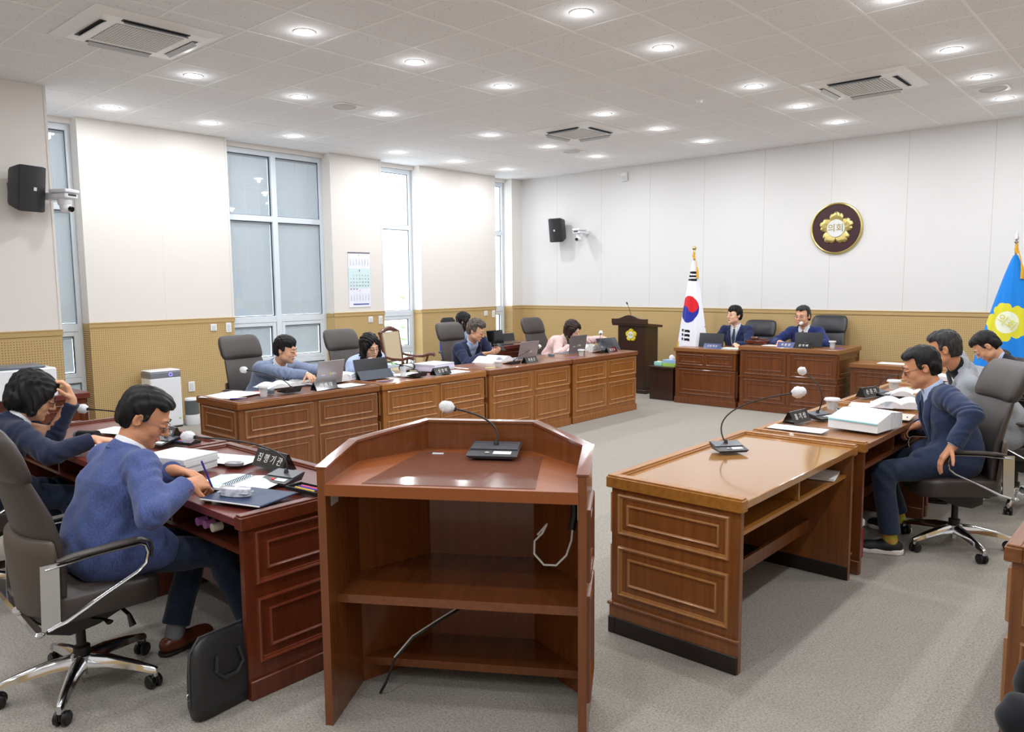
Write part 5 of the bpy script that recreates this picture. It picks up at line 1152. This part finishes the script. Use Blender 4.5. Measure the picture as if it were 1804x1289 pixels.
t = mouse('flat grey wireless mouse near the staff desk nameplate', (6.00, 1.97, .80), -1.0, GM); t.scale = (1, 1, .45)
mouse('grey computer mouse beside the glass on the near window desk', (3.72, 3.55, .80), 1.3, mat('mouse_bluegrey', '5e6c78', .25)); mouse('grey computer mouse left of the grey laptop', (3.58, 7.62, .80), 1.3, mat('mouse_bluegrey', '5e6c78', .25))
def pen(label, p0, p1, col, name='pen', r=.0045):
    t = thing(name, label, 'pen', p0); d = Vector(p1)-Vector(p0); m = mat('pen_'+col, col, .35)
    b = MB(); b.tube([(0, 0, 0), d*.95], r, 8); b.obj('barrel', m, t); b = MB(); b.tube([d*.95, d], [r*.8, .0012], 8); b.obj('tip', BLK, t); return t
pen('dark blue pen in the writing man\'s hand', (6.475, 1.565, .965), (6.455, 1.625, .812), '2a2a90')
def tray(label, loc, rz, pens):
    t = thing('pen_tray', label, 'pen tray', loc, rz); b = MB(); b.box(-.11, -.045, 0, .11, .045, .006, .002); b.box(-.11, -.045, .004, -.106, .045, .018); b.box(.106, -.045, .004, .11, .045, .018); b.box(-.11, -.045, .004, .11, -.041, .018); b.box(-.11, .041, .004, .11, .045, .018); b.obj('tray', BLK, t); return t
tray('black pen tray at the lectern end of the staff desk', (6.74, 1.93, .80), .1, 3); tray('black pen tray on the navy woman\'s desk', (5.22, 2.06, .80), .25, 3)
def P3(x, y, z, rz, pens, where):
    for k, (c, nm) in enumerate(pens):
        dx, dy = math.cos(rz), math.sin(rz); ox, oy = -dy*(.018*k-.018), dx*(.018*k-.018)
        pen('%s pen lying %s' % (nm, where), (x-dx*.07+ox, y-dy*.07+oy, z), (x+dx*.07+ox, y+dy*.07+oy, z), c)
P3(6.74, 1.93, .812, .1, (('e2b83a', 'yellow'), ('4038a8', 'violet'), ('d8567e', 'pink')), 'in the tray beside the lectern')
P3(5.22, 2.06, .812, .25, (('3438b0', 'blue'), ('e0882e', 'orange'), ('d8382c', 'red')), 'in the tray before the navy woman')
t = thing('camera_flash', 'dark cylindrical device beside the navy woman\'s elbow', 'device', (4.72, 1.72, .80), .5)
b = MB(); b.tube([(-.07, 0, .035), (.02, 0, .035), (.06, 0, .035)], [.030, .030, .034], 14); b.obj('barrel', BLK, t); b = MB(); b.tube([(-.09, 0, .035), (-.07, 0, .035)], .026, 14); b.obj('end_cap', mat('cap_grey', '777a80', .4), t)
# bottles on the shelf under the staff desk
for k, (x, c, n) in enumerate(((6.36, 'c77fc0', 'pink capped'), (6.43, 'c77fc0', 'second pink capped'), (6.50, 'e9e6d2', 'cream capped'))):
    t = thing('bottle', '%s small bottle lying on the shelf under the staff desk' % n, 'bottle', (x, 1.60, .663), 0, 'small bottles under the staff desk')
    b = MB(); b.tube([(0, .03, 0), (0, .14, 0)], .018, 12); b.obj('bottle_body', mat('bottle_dark', '3a3038', .2), t); b = MB(); b.tube([(0, -.015, 0), (0, .03, 0)], .0195, 14); b.obj('cap', mat('cap_'+c, c, .45), t)
t = thing('bottle', 'pink capped small bottle under the navy woman\'s desk', 'bottle', (4.95, 1.60, .663)); b = MB(); b.tube([(0, .03, 0), (0, .14, 0)], .018, 12); b.obj('bottle_body', mat('bottle_dark', '3a3038', .2), t); b = MB(); b.tube([(0, -.015, 0), (0, .03, 0)], .0195, 14); b.obj('cap', mat('cap_c77fc0', 'c77fc0', .45), t)
# window row desk tops
def glass(label, loc, r=.036, h=.085, lid=True, water='b98d68'):
    t = thing('drinking_glass', label, 'glass', loc); gl = mat('tumbler', 'e8f0f2', .05, alpha=.35, coat=.6)
    b = MB(); b.lathe([(.001, 0), (r*.8, 0), (r, h), (r*.94, h), (r*.76, .006), (.001, .006)], n=20); b.obj('glass', gl, t)
    if lid: b = MB(); b.lathe([(.001, h+.012), (r*1.15, h+.010), (r*1.28, h), (r*1.28, h-.006), (r*1.05, h-.002), (.001, h+.002)], n=20); b.obj('lid', mat('glass_lid', 'e8eaec', .3, alpha=.85), t)
    return t
glass('lidded glass at the near end of the window row', (3.86, 3.40, .80)); glass('clear tumbler right of the black tablet', (3.72, 5.05, .80), lid=False, h=.10); glass('squat lidded glass before the curly haired man', (3.86, 6.32, .80), h=.06); glass('white lidded glass before the grey laptop', (3.87, 7.87, .80), h=.08); glass('covered glass on the right row beside the calculator', (7.76, 5.68, .80), .045, .07); glass('covered glass on the second right desk', (7.80, 7.05, .80), .045, .07); glass('lidded glass at the chairman\'s left', (6.22, 10.10, .865))
glass('tall white paper cup beside the grey laptop', (3.62, 8.42, .80), .035, .11, lid=False).children[0].data.materials[0] = mat('paper_cup', 'e4ece6', .6)
openbook('open book under the arm of the light blue blazer man', (3.36, 3.86, .80), PI/2, .20, .26, .02, bulge=.03); sheet('printed papers at the near end of the window row', (3.55, 3.28, .80), .35, .34, .42, PAPP, 4); sheet('white sheet right of the first nameplate', (3.82, 4.28, .80), .1, .22, .28)
sheet('red edged paper beside the first glass', (3.62, 3.50, .801), 1.2, .04, .22, mat('paper_red', 'c8463c', .6))
openbook('thick open book between the first two desks', (3.44, 4.52, .80), PI/2, .17, .24, .05, bulge=.05)
sheet('white papers beside the tablet under the second microphone', (3.62, 5.22, .80), .1, .26, .30, n=3); stack('tall loose paper stack with lilac edges behind the second nameplate', (3.50, 5.68, .80), .15, .30, .34, .075, m=LILAC, cover=PAP, seed=7); sheet('white sheet in front of the lilac paper stack', (3.82, 5.66, .80), .05, .24, .30)
openbook('open binder with curved pages before the curly haired man', (3.42, 6.72, .80), PI/2+.1, .24, .30, .03, bulge=.06); sheet('paper between the second and third nameplates', (3.60, 6.08, .80), .2, .24, .36, PAPP, 3); sheet('white paper beyond the third nameplate', (3.80, 7.45, .80), 0, .24, .36)
openbook('open book under the pink woman\'s raised hand', (3.36, 8.62, .80), PI/2, .22, .28, .04, bulge=.06); sheet('white sheet at the far end of the window row', (3.78, 8.78, .80), 0, .26, .20)
t = thing('camera_lens', 'silver and black telephoto lens standing behind the second microphone', 'camera lens', (3.10, 5.45, .80), 0)
t.location = (3.42, 5.36, .80); b = MB(); b.tube([(0, -.07, .05), (0, -.03, .05), (0, .06, .05)], [.033, .036, .036], 18); b.obj('barrel', mat('lens_silver', 'b9bcbe', .3), t); b = MB(); b.tube([(0, .06, .05), (0, .08, .05)], .040, 18); b.tube([(0, -.09, .05), (0, -.07, .05)], .034, 18); b.obj('ring', BLK, t); b = MB(); b.box(-.02, -.02, 0, .02, .02, .03, .004); b.obj('foot', BLK, t)
P3(3.82, 3.20, .806, .9, (('4a3cae', 'violet'), ('e3d24a', 'yellow')), 'at the near end of the window row'); P3(3.86, 4.68, .806, 1.3, (('7068b8', 'lilac'), ('e8c14c', 'yellow')), 'before the black tablet'); P3(3.88, 6.16, .806, 1.3, (('e6dc4c', 'yellow'), ('6a5ab0', 'violet')), 'beside the squat glass'); P3(3.88, 7.66, .806, 1.3, (('6a4fc0', 'violet'), ('e07a40', 'orange')), 'before the grey laptop')
t = thing('smartphone', 'dark smartphone in the curly haired man\'s hands', 'phone', (3.24, 7.09, .905), PI/2); b = MB(); b.box(-.038, -.004, -.02, .038, .004, .12, .003, R=Matrix.Rotation(-.9, 4, 'X')); b.obj('body', SCR, t)
# right row
t = thing('ring_binder', 'thick open binder with a cyan divider hanging over the desk edge', 'binder', (8.14, 5.12, .80), -.12)
PW = mat('binder_page', 'f2f4f6', .75)
b = MB(); b.hex8([(-.13, -.19, .001), (.18, -.19, .001), (.18, .0, .001), (-.13, .0, .001)], [(-.13, -.185, .066), (.18, -.185, .062), (.18, .0, .105), (-.13, .0, .105)]); b.obj('left_pages', PW, t, smooth=False)
b = MB(); b.hex8([(-.13, .0005, .001), (.18, .0005, .001), (.17, .20, .001), (-.12, .20, .001)], [(-.13, .0005, .108), (.18, .0005, .108), (.17, .20, .085), (-.11, .20, .095)]); b.obj('right_pages', PAPP, t, smooth=False)
b = MB(); b.hex8([(-.13, -.193, .054), (.18, -.193, .050), (.18, -.187, .050), (-.13, -.187, .054)], [(-.13, -.193, .061), (.18, -.193, .057), (.18, -.187, .057), (-.13, -.187, .061)]); b.obj('divider', CYAN, t, smooth=False)
sheet('narrow white sheet behind the honey desk\'s raised edge', (7.86, 4.78, .80), .05, .34, .16); openbook('white open book between the dark blue and the grey men', (8.10, 6.12, .80), .3, .20, .30, .03, bulge=.04); sheet('cream folder behind the binder', (8.14, 5.62, .80), .1, .34, .26, mat('folder_cream', 'ddd0bc', .7), 4); sheet('white sheet next to the calculator', (7.93, 6.02, .80), .2, .30, .20); openbook('open papers before the grey jacket man', (8.02, 6.78, .80), .2, .18, .26, .02)
openbook('open papers before the man in black', (8.02, 8.02, .80), .2, .18, .26, .02)
t = thing('calculator', 'grey calculator beside the covered glass', 'calculator', (7.86, 5.62, .80), .5); b = MB(); b.box(-.05, -.07, 0, .05, .07, .016, .004); b.obj('body', mat('calc_grey', '8c8f94', .4), t); b = MB(); b.box(-.04, .035, .0155, .04, .06, .018); b.obj('display', mat('calc_lcd', '7c8c78', .3), t, smooth=False); b = MB()
for i in range(4):
    for j in range(4): b.box(-.04+.021*i, -.06+.021*j, .016, -.024+.021*i, -.046+.021*j, .020)
b.obj('keys', BLK, t, smooth=False)
P3(7.92, 5.76, .81, .6, (('d8443c', 'red'), ('e6c83c', 'yellow'), ('e58ac0', 'pink')), 'beside the calculator on the right row'); P3(7.92, 7.2, .81, .6, (('e8e060', 'yellow'), ('5a58a8', 'violet')), 'on the second right desk')
pen('blue pen in the right hand of the dark suited man', (8.285, 5.60, .81), (8.26, 5.52, .66), '4038c8')
t = thing('cooler_box', 'red box with white lid on the floor under the right row', 'box', (8.14, 4.80, 0), 0); b = MB(); b.box(-.10, -.13, 0, .10, .13, .20, .012); b.obj('body', mat('box_red', 'a3172c', .35), t); b = MB(); b.box(-.105, -.135, .20, .105, .135, .27, .02); b.obj('lid', mat('lid_white', 'e4e2de', .4), t)
t = thing('cooler_box', 'second red box under the desk of the grey jacket man', 'box', (8.20, 6.20, 0), 0); b = MB(); b.box(-.08, -.10, 0, .08, .10, .20, .012); b.obj('body', mat('box_red', 'a3172c', .35), t); b = MB(); b.box(-.085, -.105, .20, .085, .105, .24, .02); b.obj('lid', mat('lid_white', 'e4e2de', .4), t)
sheet('folded white paper on the shelf of the honey desk', (8.18, 4.36, .628), .2, .14, .22, n=14)
b = MB(); b.lathe([(.001, 0), (.026, 0), (.026, .0015), (.001, .0015)], n=28, R=basis((1, 0, 0), (0, 0, 1), (0, -1, 0), (8.14, 4.515, .57))); tag(b.obj('green_sticker', mat('sticker_green', '3c8a3c', .5, var=((30, 30, 30), 'd8c84a', .45, .55))), 'round green sticker inside the honey desk', 'sticker')
# chairman platform
t = thing('gavel', 'reddish wooden gavel lying on its block left of the chairman', 'gavel', (5.17, 10.12, .925), 0); b = MB(); b.tube([(-.05, 0, .025), (-.03, 0, .025), (.03, 0, .025), (.05, 0, .025)], [.020, .024, .024, .020], 14); b.obj('head', WC, t); b = MB(); b.tube([(.02, 0, .02), (.16, .03, .012)], [.008, .010], 8); b.obj('handle', WC, t)
t = thing('gavel_stand', 'reddish wooden gavel block on feet left of the chairman', 'stand', (5.20, 10.14, .865), 0); b = MB(); b.box(-.14, -.09, .018, .14, .09, .058, .006); b.obj('block', WC, t)
for x in (-.11, .11):
    for y in (-.06, .06): b = MB(); b.box(x-.015, y-.015, 0, x+.015, y+.015, .02); b.obj('foot', WC, t)
sheet('white papers between the gavel and the blue nameplate', (5.45, 10.08, .865), .1, .26, .20, n=3); sheet('pale green papers at the clerk\'s hand', (4.90, 9.98, .80), .05, .26, .20, mat('paper_green', 'd3e2da', .8), 14); sheet('white sheet on the side cabinet right of the chairman', (6.93, 10.22, .70), 0, .34, .22, n=3); pen('violet pen beside the chairman\'s glass', (6.28, 10.02, .871), (6.38, 10.06, .871), '5a48b8')
t = thing('tissue_box', 'blue and green tissue box on the small side table', 'tissue box', (3.95, 9.99, .50), 0); b = MB(); b.m(0).box(-.115, -.06, .045, .115, .06, .09); b.m(1).box(-.115, -.06, 0, .115, .06, .045); b.obj('carton', [mat('tissue_blue', '9ec3e2', .6), mat('tissue_green', 'a8cf5a', .6)], t, smooth=False); b = MB(); b.rings([[(r*math.cos(a)*(1+.3*math.sin(3*a)), .5*r*math.sin(a), z) for a in [2*PI*k/12 for k in range(12)]] for r, z in ((.03, .088), (.045, .115), (.038, .14), (.012, .165))]); b.obj('tissue', PAP, t)
t = thing('wet_wipes', 'mint green pack of wipes beside the tissue box', 'wipes', (3.75, 9.97, .50), 0); b = MB(); softbox(b, -.075, -.05, 0, .075, .05, .055, p=2.6); b.obj('pack', mat('mint_plastic', '9fd8cc', .35), t, ang=70, fix=True); b = MB(); b.box(-.03, -.02, .05, .03, .02, .062, .004); b.obj('lid', mat('lid_white', 'e4e2de', .4), t)
# floor things at the left
t = thing('laptop_bag', 'black leather briefcase leaning against the staff desk', 'bag', (6.80, 1.45, 0), PI/2+.12)
BAG = mat('bag_black', '232427', .42, bump=((220, 220, 220), .25, .001))
b = MB(); rs = []
for z, hw_, th in ((0, .125, .030), (.012, .142, .042), (.06, .150, .050), (.18, .148, .046), (.27, .142, .034), (.315, .128, .020), (.332, .105, .012)):
    rs.append([(math.copysign(abs(math.cos(a))**.35, math.cos(a))*hw_-.0, math.copysign(abs(math.sin(a))**.6, math.sin(a))*th, z-.012*(abs(math.cos(a))**3 if z > .3 else 0)) for a in [2*PI*k/32 for k in range(32)]])
b.rings(rs); bo = b.obj('body', BAG, t, ang=60, fix=True)
b = MB(); b.tube([(-.150, 0, .06), (-.148, 0, .22), (-.140, 0, .285), (-.10, 0, .335), (.10, 0, .335), (.140, 0, .285)], .005, 6); b.obj('zip', mat('zip_grey', '3c3d40', .4), t)
for s_ in (-1, 1): b = MB(); b.tube([(-.05, s_*.045, .25), (-.062, s_*.054, .19), (-.03, s_*.058, .155), (.03, s_*.058, .155), (.062, s_*.054, .19), (.05, s_*.045, .25)], .008, 8); b.obj('handle', BAG, t)
b = MB(); b.tube([(-.156+.010*math.cos(a), 0, .11+.014*math.sin(a)) for a in [2*PI*k/10 for k in range(11)]], .002, 6); b.obj('strap_ring', CHR, t)
t = thing('air_purifier', 'tall white air purifier with grey top band by the window wall', 'air purifier', (.22, 4.14, 0), 0)
PW2 = mat('purifier_white', 'eef1f6', .3); b = MB(); b.box(-.13, -.19, .015, .13, .19, .625, .012); b.obj('body', PW2, t); b = MB(); b.box(-.131, -.191, .625, .131, .191, .70, .012); b.obj('control_band', mat('purifier_grey', '7d8088', .3), t); b = MB(); b.box(-.125, -.185, .70, .125, .185, .718, .006); b.obj('top', PW2, t); b = MB(); b.tube([(.133, .06+.020*math.cos(a), .662+.020*math.sin(a)) for a in [2*PI*k/16 for k in range(17)]], .003, 6); b.obj('light_ring', mat('ring_violet', '6a62e8', .4, emit='6f66ff', estr=2.5), t); b = MB(); b.lathe([(.001, 0), (.014, 0), (.014, .001), (.001, .001)], n=16, R=basis((0, 1, 0), (0, 0, 1), (1, 0, 0), (.131, .15, .11))); b.obj('sticker', mat('sticker_lime', 'b8cf7a', .5), t); b = MB(); b.box(-.12, -.18, 0, .12, .18, .016); b.obj('foot', BLK, t)
t = thing('humidifier', 'small white humidifier with smoky tank near the first window desk', 'humidifier', (.30, 4.47, 0), 0)
b = MB(); b.lathe([(.001, 0), (.085, 0), (.09, .01), (.088, .13), (.001, .13)], n=24); b.obj('base', PW2, t); b = MB(); b.lathe([(.001, .131), (.086, .131), (.086, .31), (.001, .31)], n=24); b.obj('tank', mat('tank_smoke', '5c6468', .15, alpha=.85, coat=.5), t); b = MB(); b.lathe([(.001, .311), (.086, .311), (.08, .335), (.001, .345)], n=24); b.obj('lid', PW2, t)
def plate_sw(name, label, cat, y, z, w=.075, h=.12, x=.012): 
    t = thing(name, label, cat, (0, y, z)); b = MB(); b.box(.0, -w/2, -h/2, x, w/2, h/2, .003); b.obj('plate', RIMW, t); b = MB(); b.box(x, -w*.28, -h*.32, x+.004, w*.28, h*.32, .002); b.obj('rocker', mat('switch_rocker', 'd4dade', .4), t); return t
for y, z, l in ((4.96, 1.19, 'square white switch plate left of the pair before the big window'), (7.55, 1.19, 'square white switch plate left of the pair under the calendar'), (10.17, 1.195, 'square white switch plate left of the pair by the last window')): plate_sw('wall_switch', l, 'wall switch', y, z, .085, .09)
for y, z, l in ((5.17, 1.18, 'tall white control plate right before the big window'), (7.745, 1.175, 'tall white control plate right of the pair under the calendar'), (10.375, 1.18, 'tall white control plate beside the last window')): plate_sw('wall_control', l, 'wall control', y, z, .075, .13)
plate_sw('wall_socket', 'white socket plate low on the wall beside the air purifier', 'socket', 4.44, .40, .07, .12); plate_sw('wall_socket', 'white plate low on the wall above the humidifier', 'socket', 4.62, .44, .085, .13)
t = thing('copier', 'large white box shaped machine standing on the left cabinet', 'machine', (2.02, 2.22, .765), 0)
b = MB(); b.box(-.28, -.55, 0, .10, .17, .26, .01); b.obj('body', PW2, t); b = MB(); b.box(-.24, -.5, .26, .06, .10, .285, .01); b.obj('lid', mat('machine_grey', '6a6f78', .4), t)
# ================================================================ wall mounted things
SPB = mat('speaker_black', '1d1e22', .5, bump=((400, 400, 400), .3, .001))
def wspeaker(label, loc, rz, tiltx=.12, s=1.0):
    t = thing('wall_speaker', label, 'speaker', loc, rz, 'black wall speakers'); w, h, d = .135*s, .215*s, .22*s; R = Matrix.Rotation(tiltx, 4, 'X')
    def ring(sc, y): return [R @ Vector((x*sc, y, z*sc)) for x, z in ((-w, -h*.95), (-w*.8, -h), (w*.8, -h), (w, -h*.95), (w, h*.95), (w*.8, h), (-w*.8, h), (-w, h*.95))]
    b = MB(); b.rings([ring(.72, d*.55), ring(.85, d*.35), ring(1, -.05), ring(1, -d*.36)]); b.obj('cabinet', mat('speaker_case', '2a2c31', .45), t, ang=30, fix=True)
    rs = []
    for k in range(9): x = -w*.97+w*1.94*k/8; y = -d*.38-.035*s*math.cos((k/8-.5)*PI); rs.append([R @ Vector((x, -d*.34, -h*.97)), R @ Vector((x, y, -h*.97)), R @ Vector((x, y, h*.97)), R @ Vector((x, -d*.34, h*.97))])
    b = MB(); b.rings(rs); b.obj('grille', SPB, t, ang=30, fix=True)
    b = MB(); b.box(-.014, -d*.38-.039*s, -.016, .014, -d*.38-.034*s, .016, R=R); b.obj('badge', mat('badge_white', 'dcdcdc', .4), t, smooth=False)
    b = MB(); b.tube([(0, .10, 0), (0, .19, 0)], .03, 10); b.box(-.045, .18, -.06, .045, .20, .06, .005); b.tube([(0, .12, .03), (0, .16, .07), (0, .19, .03)], .006, 6); b.obj('bracket', BLK, t); return t
wspeaker('black wall speaker on the near left pier', (1.44, 2.46, 2.66), PI/2+.35, .14, .98)
wspeaker('black wall speaker on the back wall left of the white camera', (1.02, 11.0, 2.68), .12, .14, .98)
def ptz(label, loc, rz):
    t = thing('ptz_camera', label, 'camera', loc, rz, 'white ceiling style cameras on brackets'); Wm = mat('camera_white', 'e6e8ee', .3)
    b = MB(); b.box(-.09, -.10, .10, .09, .10, .135, .008); b.box(-.05, .08, .04, .05, .21, .11, .008); b.obj('bracket', Wm, t)
    b = MB(); b.box(-.08, -.09, .045, .08, .08, .098, .012); b.obj('base', Wm, t); b = MB(); b.box(-.05, -.091, .07, .05, -.088, .09); b.obj('front_strip', BLK, t, smooth=False)
    b = MB(); b.lathe([(.001, -.02), (.05, -.018), (.062, .0), (.064, .046), (.001, .046)], n=20); b.obj('yoke', Wm, t)
    b = MB(); b.ball((0, -.01, -.035), (.052, .058, .055), 16); b.obj('head', Wm, t); b = MB(); b.tube([(0, -.05, -.045), (0, -.082, -.055)], .026, 16); b.obj('lens', mat('lens_black', '0d0d10', .1), t); return t
ptz('white pan tilt camera beside the near left speaker', (1.50, 2.76, 2.53), PI/2+.5); ptz('white pan tilt camera on the back wall right of the speaker', (1.52, 10.98, 2.54), -.1)
t = thing('wall_sensor', 'small white box on the back wall just below the ceiling', 'sensor', (2.32, YB, 3.52)); b = MB(); b.box(-.06, -.05, -.09, .06, 0, .06, .01); b.obj('case', RIMW, t); b = MB(); b.box(-.045, -.052, -.075, .045, -.049, .0); b.obj('front_cover', mat('sensor_grey', 'd0d2d4', .4), t, smooth=False)
# calendar
t = thing('wall_calendar', 'three month wall calendar hanging on the narrow pier', 'calendar', (.0, 7.355, 1.81), 0)
CW = mat('calendar_white', 'eef0fa', .6); b = MB(); b.m(0).box(.003, -.205, -.42, .008, .205, -.13); b.m(1).box(.003, -.205, -.13, .0085, .205, .17); b.m(0).box(.003, -.205, .17, .008, .205, .41); b.obj('sheets', [CW, mat('calendar_mint', 'd5ecee', .6)], t, smooth=False)
b = MB(); b.box(.003, -.208, .405, .012, .208, .42); b.obj('binding', mat('calendar_bar', '55565c', .4), t, smooth=False)
BX = lambda y, z, x=.0095: basis((0, 1, 0), (0, 0, 1), (1, 0, 0), (x, y, z))
INK = mat('ink_dark', '4a5560', .6); INKL = mat('ink_light', '9aa0b8', .6); INKB = mat('ink_blue', '5a5fae', .6); INKR = mat('ink_red', '9a5a6a', .6)
text_mesh('month_number', '9', .055, .0003, INK, t, BX(0, .135))
rows_ = ['.  1 2 3 4 5 6', '7 8 9 10 11 12 13', '14 15 16 17 18 19 20', '21 22 23 24 25 26 27', '28 29 30']
grid = [[None, 1, 2, 3, 4, 5, 6], list(range(7, 14)), list(range(14, 21)), list(range(21, 28)), [28, 29, 30]]
for i, rw in enumerate(grid):
    s_ = '      '.join('' if q is None else str(q) for q in rw)
for i, rw in enumerate(grid):
    for jj, q in enumerate(rw):
        if q is not None and jj == 0: text_mesh('date', str(q), .034, .0003, INKR, t, BX(-.165, .065-.052*i))
    for jj, q in enumerate(rw):
        if q is not None and jj > 0: text_mesh('date', str(q), .034, .0003, INK, t, BX(-.165+.055*jj, .065-.052*i))
for (zz, nm, n0) in ((.375, '8', 31), (-.165, '10', 31)):
    text_mesh('month_number', nm, .028, .0003, INKL, t, BX(0, zz))
    for jj in range(7): text_mesh('small_dates', '\n'.join(str(min(n0, 1+jj+7*k)) for k in range(5)), .022, .0003, INKL, t, BX(-.165+.055*jj, zz-.105))
b = MB(); b.box(.008, -.13, -.385, .0088, .17, -.365); b.obj('printed_line', INKB, t, smooth=False)

# ================================================================ flags
def flag(label, loc, top, mats, pattern, tip, lean, wide, name, tassel_side=1):
    t = thing(name, label, 'flag', loc, 0)
    b = MB(); b.lathe([(.001, 0), (.17, 0), (.17, .02), (.08, .05), (.03, .10), (.001, .10)], n=24); b.obj('stand', GOLD, t)
    b = MB(); b.tube([(0, 0, .05), (0, 0, top+.12)], .013, 10); b.obj('pole', mat('pole_silver', '9a9a98', .25, metal=1), t)
    tip(t, top)
    NZ, NX = 230, 150; z1 = .42; V_ = []
    for i in range(NZ+1):
        q = i/NZ; z = top-(top-z1)*q
        l = -.02-lean[0]*q**.85; r = .02+lean[1]*q**.85; row = []
        dp = .03+wide*q**.9
        for j in range(NX+1):
            u = j/NX; x = l+(r-l)*u; a = (u-.5)*2
            y = -dp*(1-abs(a)**2.4)-.012*q*math.sin(u*17+q*2.0)*(1-abs(a)**6)-.008*q*math.sin(u*31-q*3)
            row.append((x, y, z+.03*q*math.sin(u*3.0)))
        back = [(l+(r-l)*(1-k/8), .02+.02*q, z) for k in range(1, 8)]
        V_.append(row+back)
    me_b = MB(); n = len(V_[0]); me_b.rings(V_[::-1])
    # pattern by face
    me_b.mi = []
    for (f) in me_b.f:
        if len(f) > 4: me_b.mi.append(0); continue
        c = Vector((0, 0, 0))
        for k in f: c += Vector(me_b.v[k])
        c /= 4; me_b.mi.append(pattern(c.x, c.z) if c.y < .012 else 0)
    me_b.obj('cloth', mats, t, ang=80, fix=True)
    b = MB(); GF = mat('gold_fringe', 'd9a520', .6)
    pts = [(.012, -.02, top+.10), (.03, -.03, top+.04), (.05, -.035, top-.03), (.065, -.035, top-.10)]; b.tube(pts, .006, 6); b.tube([(.012, -.025, top+.12), (0, -.03, top+.06), (.02, -.03, top+.02)], .014, 8); b.tube([pts[-1], (.075, -.035, top-.16), (.078, -.035, top-.26)], [.010, .016, .020], 8); b.obj('tassel', GF, t)
    return t
FW = cloth('flag_white', 'e9ecf6', sc=90); FR = cloth('flag_red', 'd8252e', sc=90); FB = cloth('flag_blue_dark', '2c34a0', sc=90); FK = cloth('flag_black', '15161a', sc=90); FY = cloth('flag_gold', 'e0b32a', sc=90); FS = cloth('flag_sky_blue', '1f84e0', sc=90); FYE = cloth('flag_yellow', 'dcd63a', sc=90); FD = cloth('flag_disc', 'e6ecda', sc=90)
def ktip(t, top):
    b = MB(); b.ball((0, 0, top+.175), .030, 16); b.lathe([(.001, top+.12), (.018, top+.125), (.012, top+.15), (.001, top+.15)], n=12); b.obj('finial', GOLD, t)
def kpat(x, z):
    cx, cz, rx, rz_ = -.035, 1.335, .150, .195
    u, v = (x-cx)/rx, (z-cz)/rz_; r = u*u+v*v
    if r < 1:
        a = .55; uu = u*math.cos(a)+v*math.sin(a); vv = -u*math.sin(a)+v*math.cos(a)
        if (uu+.5)**2+vv*vv < .25: return 2
        if (uu-.5)**2+vv*vv < .25: return 1
        return 1 if vv > 0 else 2
    for k in range(3):
        zz = 1.865-.052*k-.05*(x+.02)
        if abs(z-zz+.0) < .015 and abs(x+.012) < .075: return 3
        zz = 1.02-.062*k-.08*(x+.06)
        if abs(z-zz) < .018 and abs(x+.07) < .078 and abs(x+.085) > .008: return 3
        zz = 1.13-.05*k
        if abs((x-.20)-.035*k*.0-.1*(z-1.1)-.018*k) < .009 and abs(z-1.12) < .05: return 3
    if x < -.19 and z < .86: return 4
    return 0
flag('national flag of white cloth with red and blue circle beside the clerk', (4.19, 10.18, 0), 2.04, [FW, FR, FB, FK, FY], kpat, ktip, (.30, .27), .12, 'national_flag')
def btip(t, top):
    b = MB(); b.lathe([(.001, top+.12), (.012, top+.125), (.028, top+.145), (.010, top+.16), (.024, top+.18), (.001, top+.27)], n=12); b.obj('finial', CHR, t)
def bpat(x, z):
    cx, cz = -.035, 1.25; dx, dz = (x-cx), (z-cz)*.95; r = math.hypot(dx, dz); a = math.atan2(dx, dz)+.35
    if r < .115: return 2
    R_ = .215*(.74+.26*abs(math.cos(a*2.5))**.6)*(1-.05*abs(math.sin(a*7.5))**4)
    if r < R_: return 1
    return 0
bf = flag('bright blue council flag with yellow flower emblem at the right', (8.16, 10.12, 0), 1.99, [FS, FYE, FD], bpat, btip, (.42, .42), .12, 'council_flag')
text_mesh('flag_lettering', '의회', .115, .001, FYE, bf, basis(nrm((.82, 0, -.55)), nrm((.55, 0, .82)), (0, -1, 0), (-.035, -.112, 1.25)))
# folding partition of greenery outside the third window
t = thing('tree', 'green leafy tree outside the third window', 'tree', (-3.2, 11.1, -1.5), 0)
LF = mat('leaf_green', '6fae5a', .6, var=((6, 6, 6), '8fd07a', .4, .6)); b = MB(); b.tube([(0, 0, 0), (.05, 0, 1.2), (0, .1, 2.0)], [.09, .06, .04], 8); b.obj('trunk', WD['blackz'], t); rr = random.Random(5); b = MB()
for k in range(260):
    c = Vector((rr.gauss(0, .45), rr.gauss(0, .5), 1.7+rr.gauss(0, .45))); a = Vector((rr.uniform(-1, 1), rr.uniform(-1, 1), rr.uniform(-.4, .4))).normalized()*.09; e = Vector((rr.uniform(-1, 1), rr.uniform(-1, 1), rr.uniform(-1, 1))).normalized()*.05; b.add([c-a, c+e, c+a, c-e], [(0, 1, 2, 3)])
b.obj('leaves', LF, t, smooth=False)
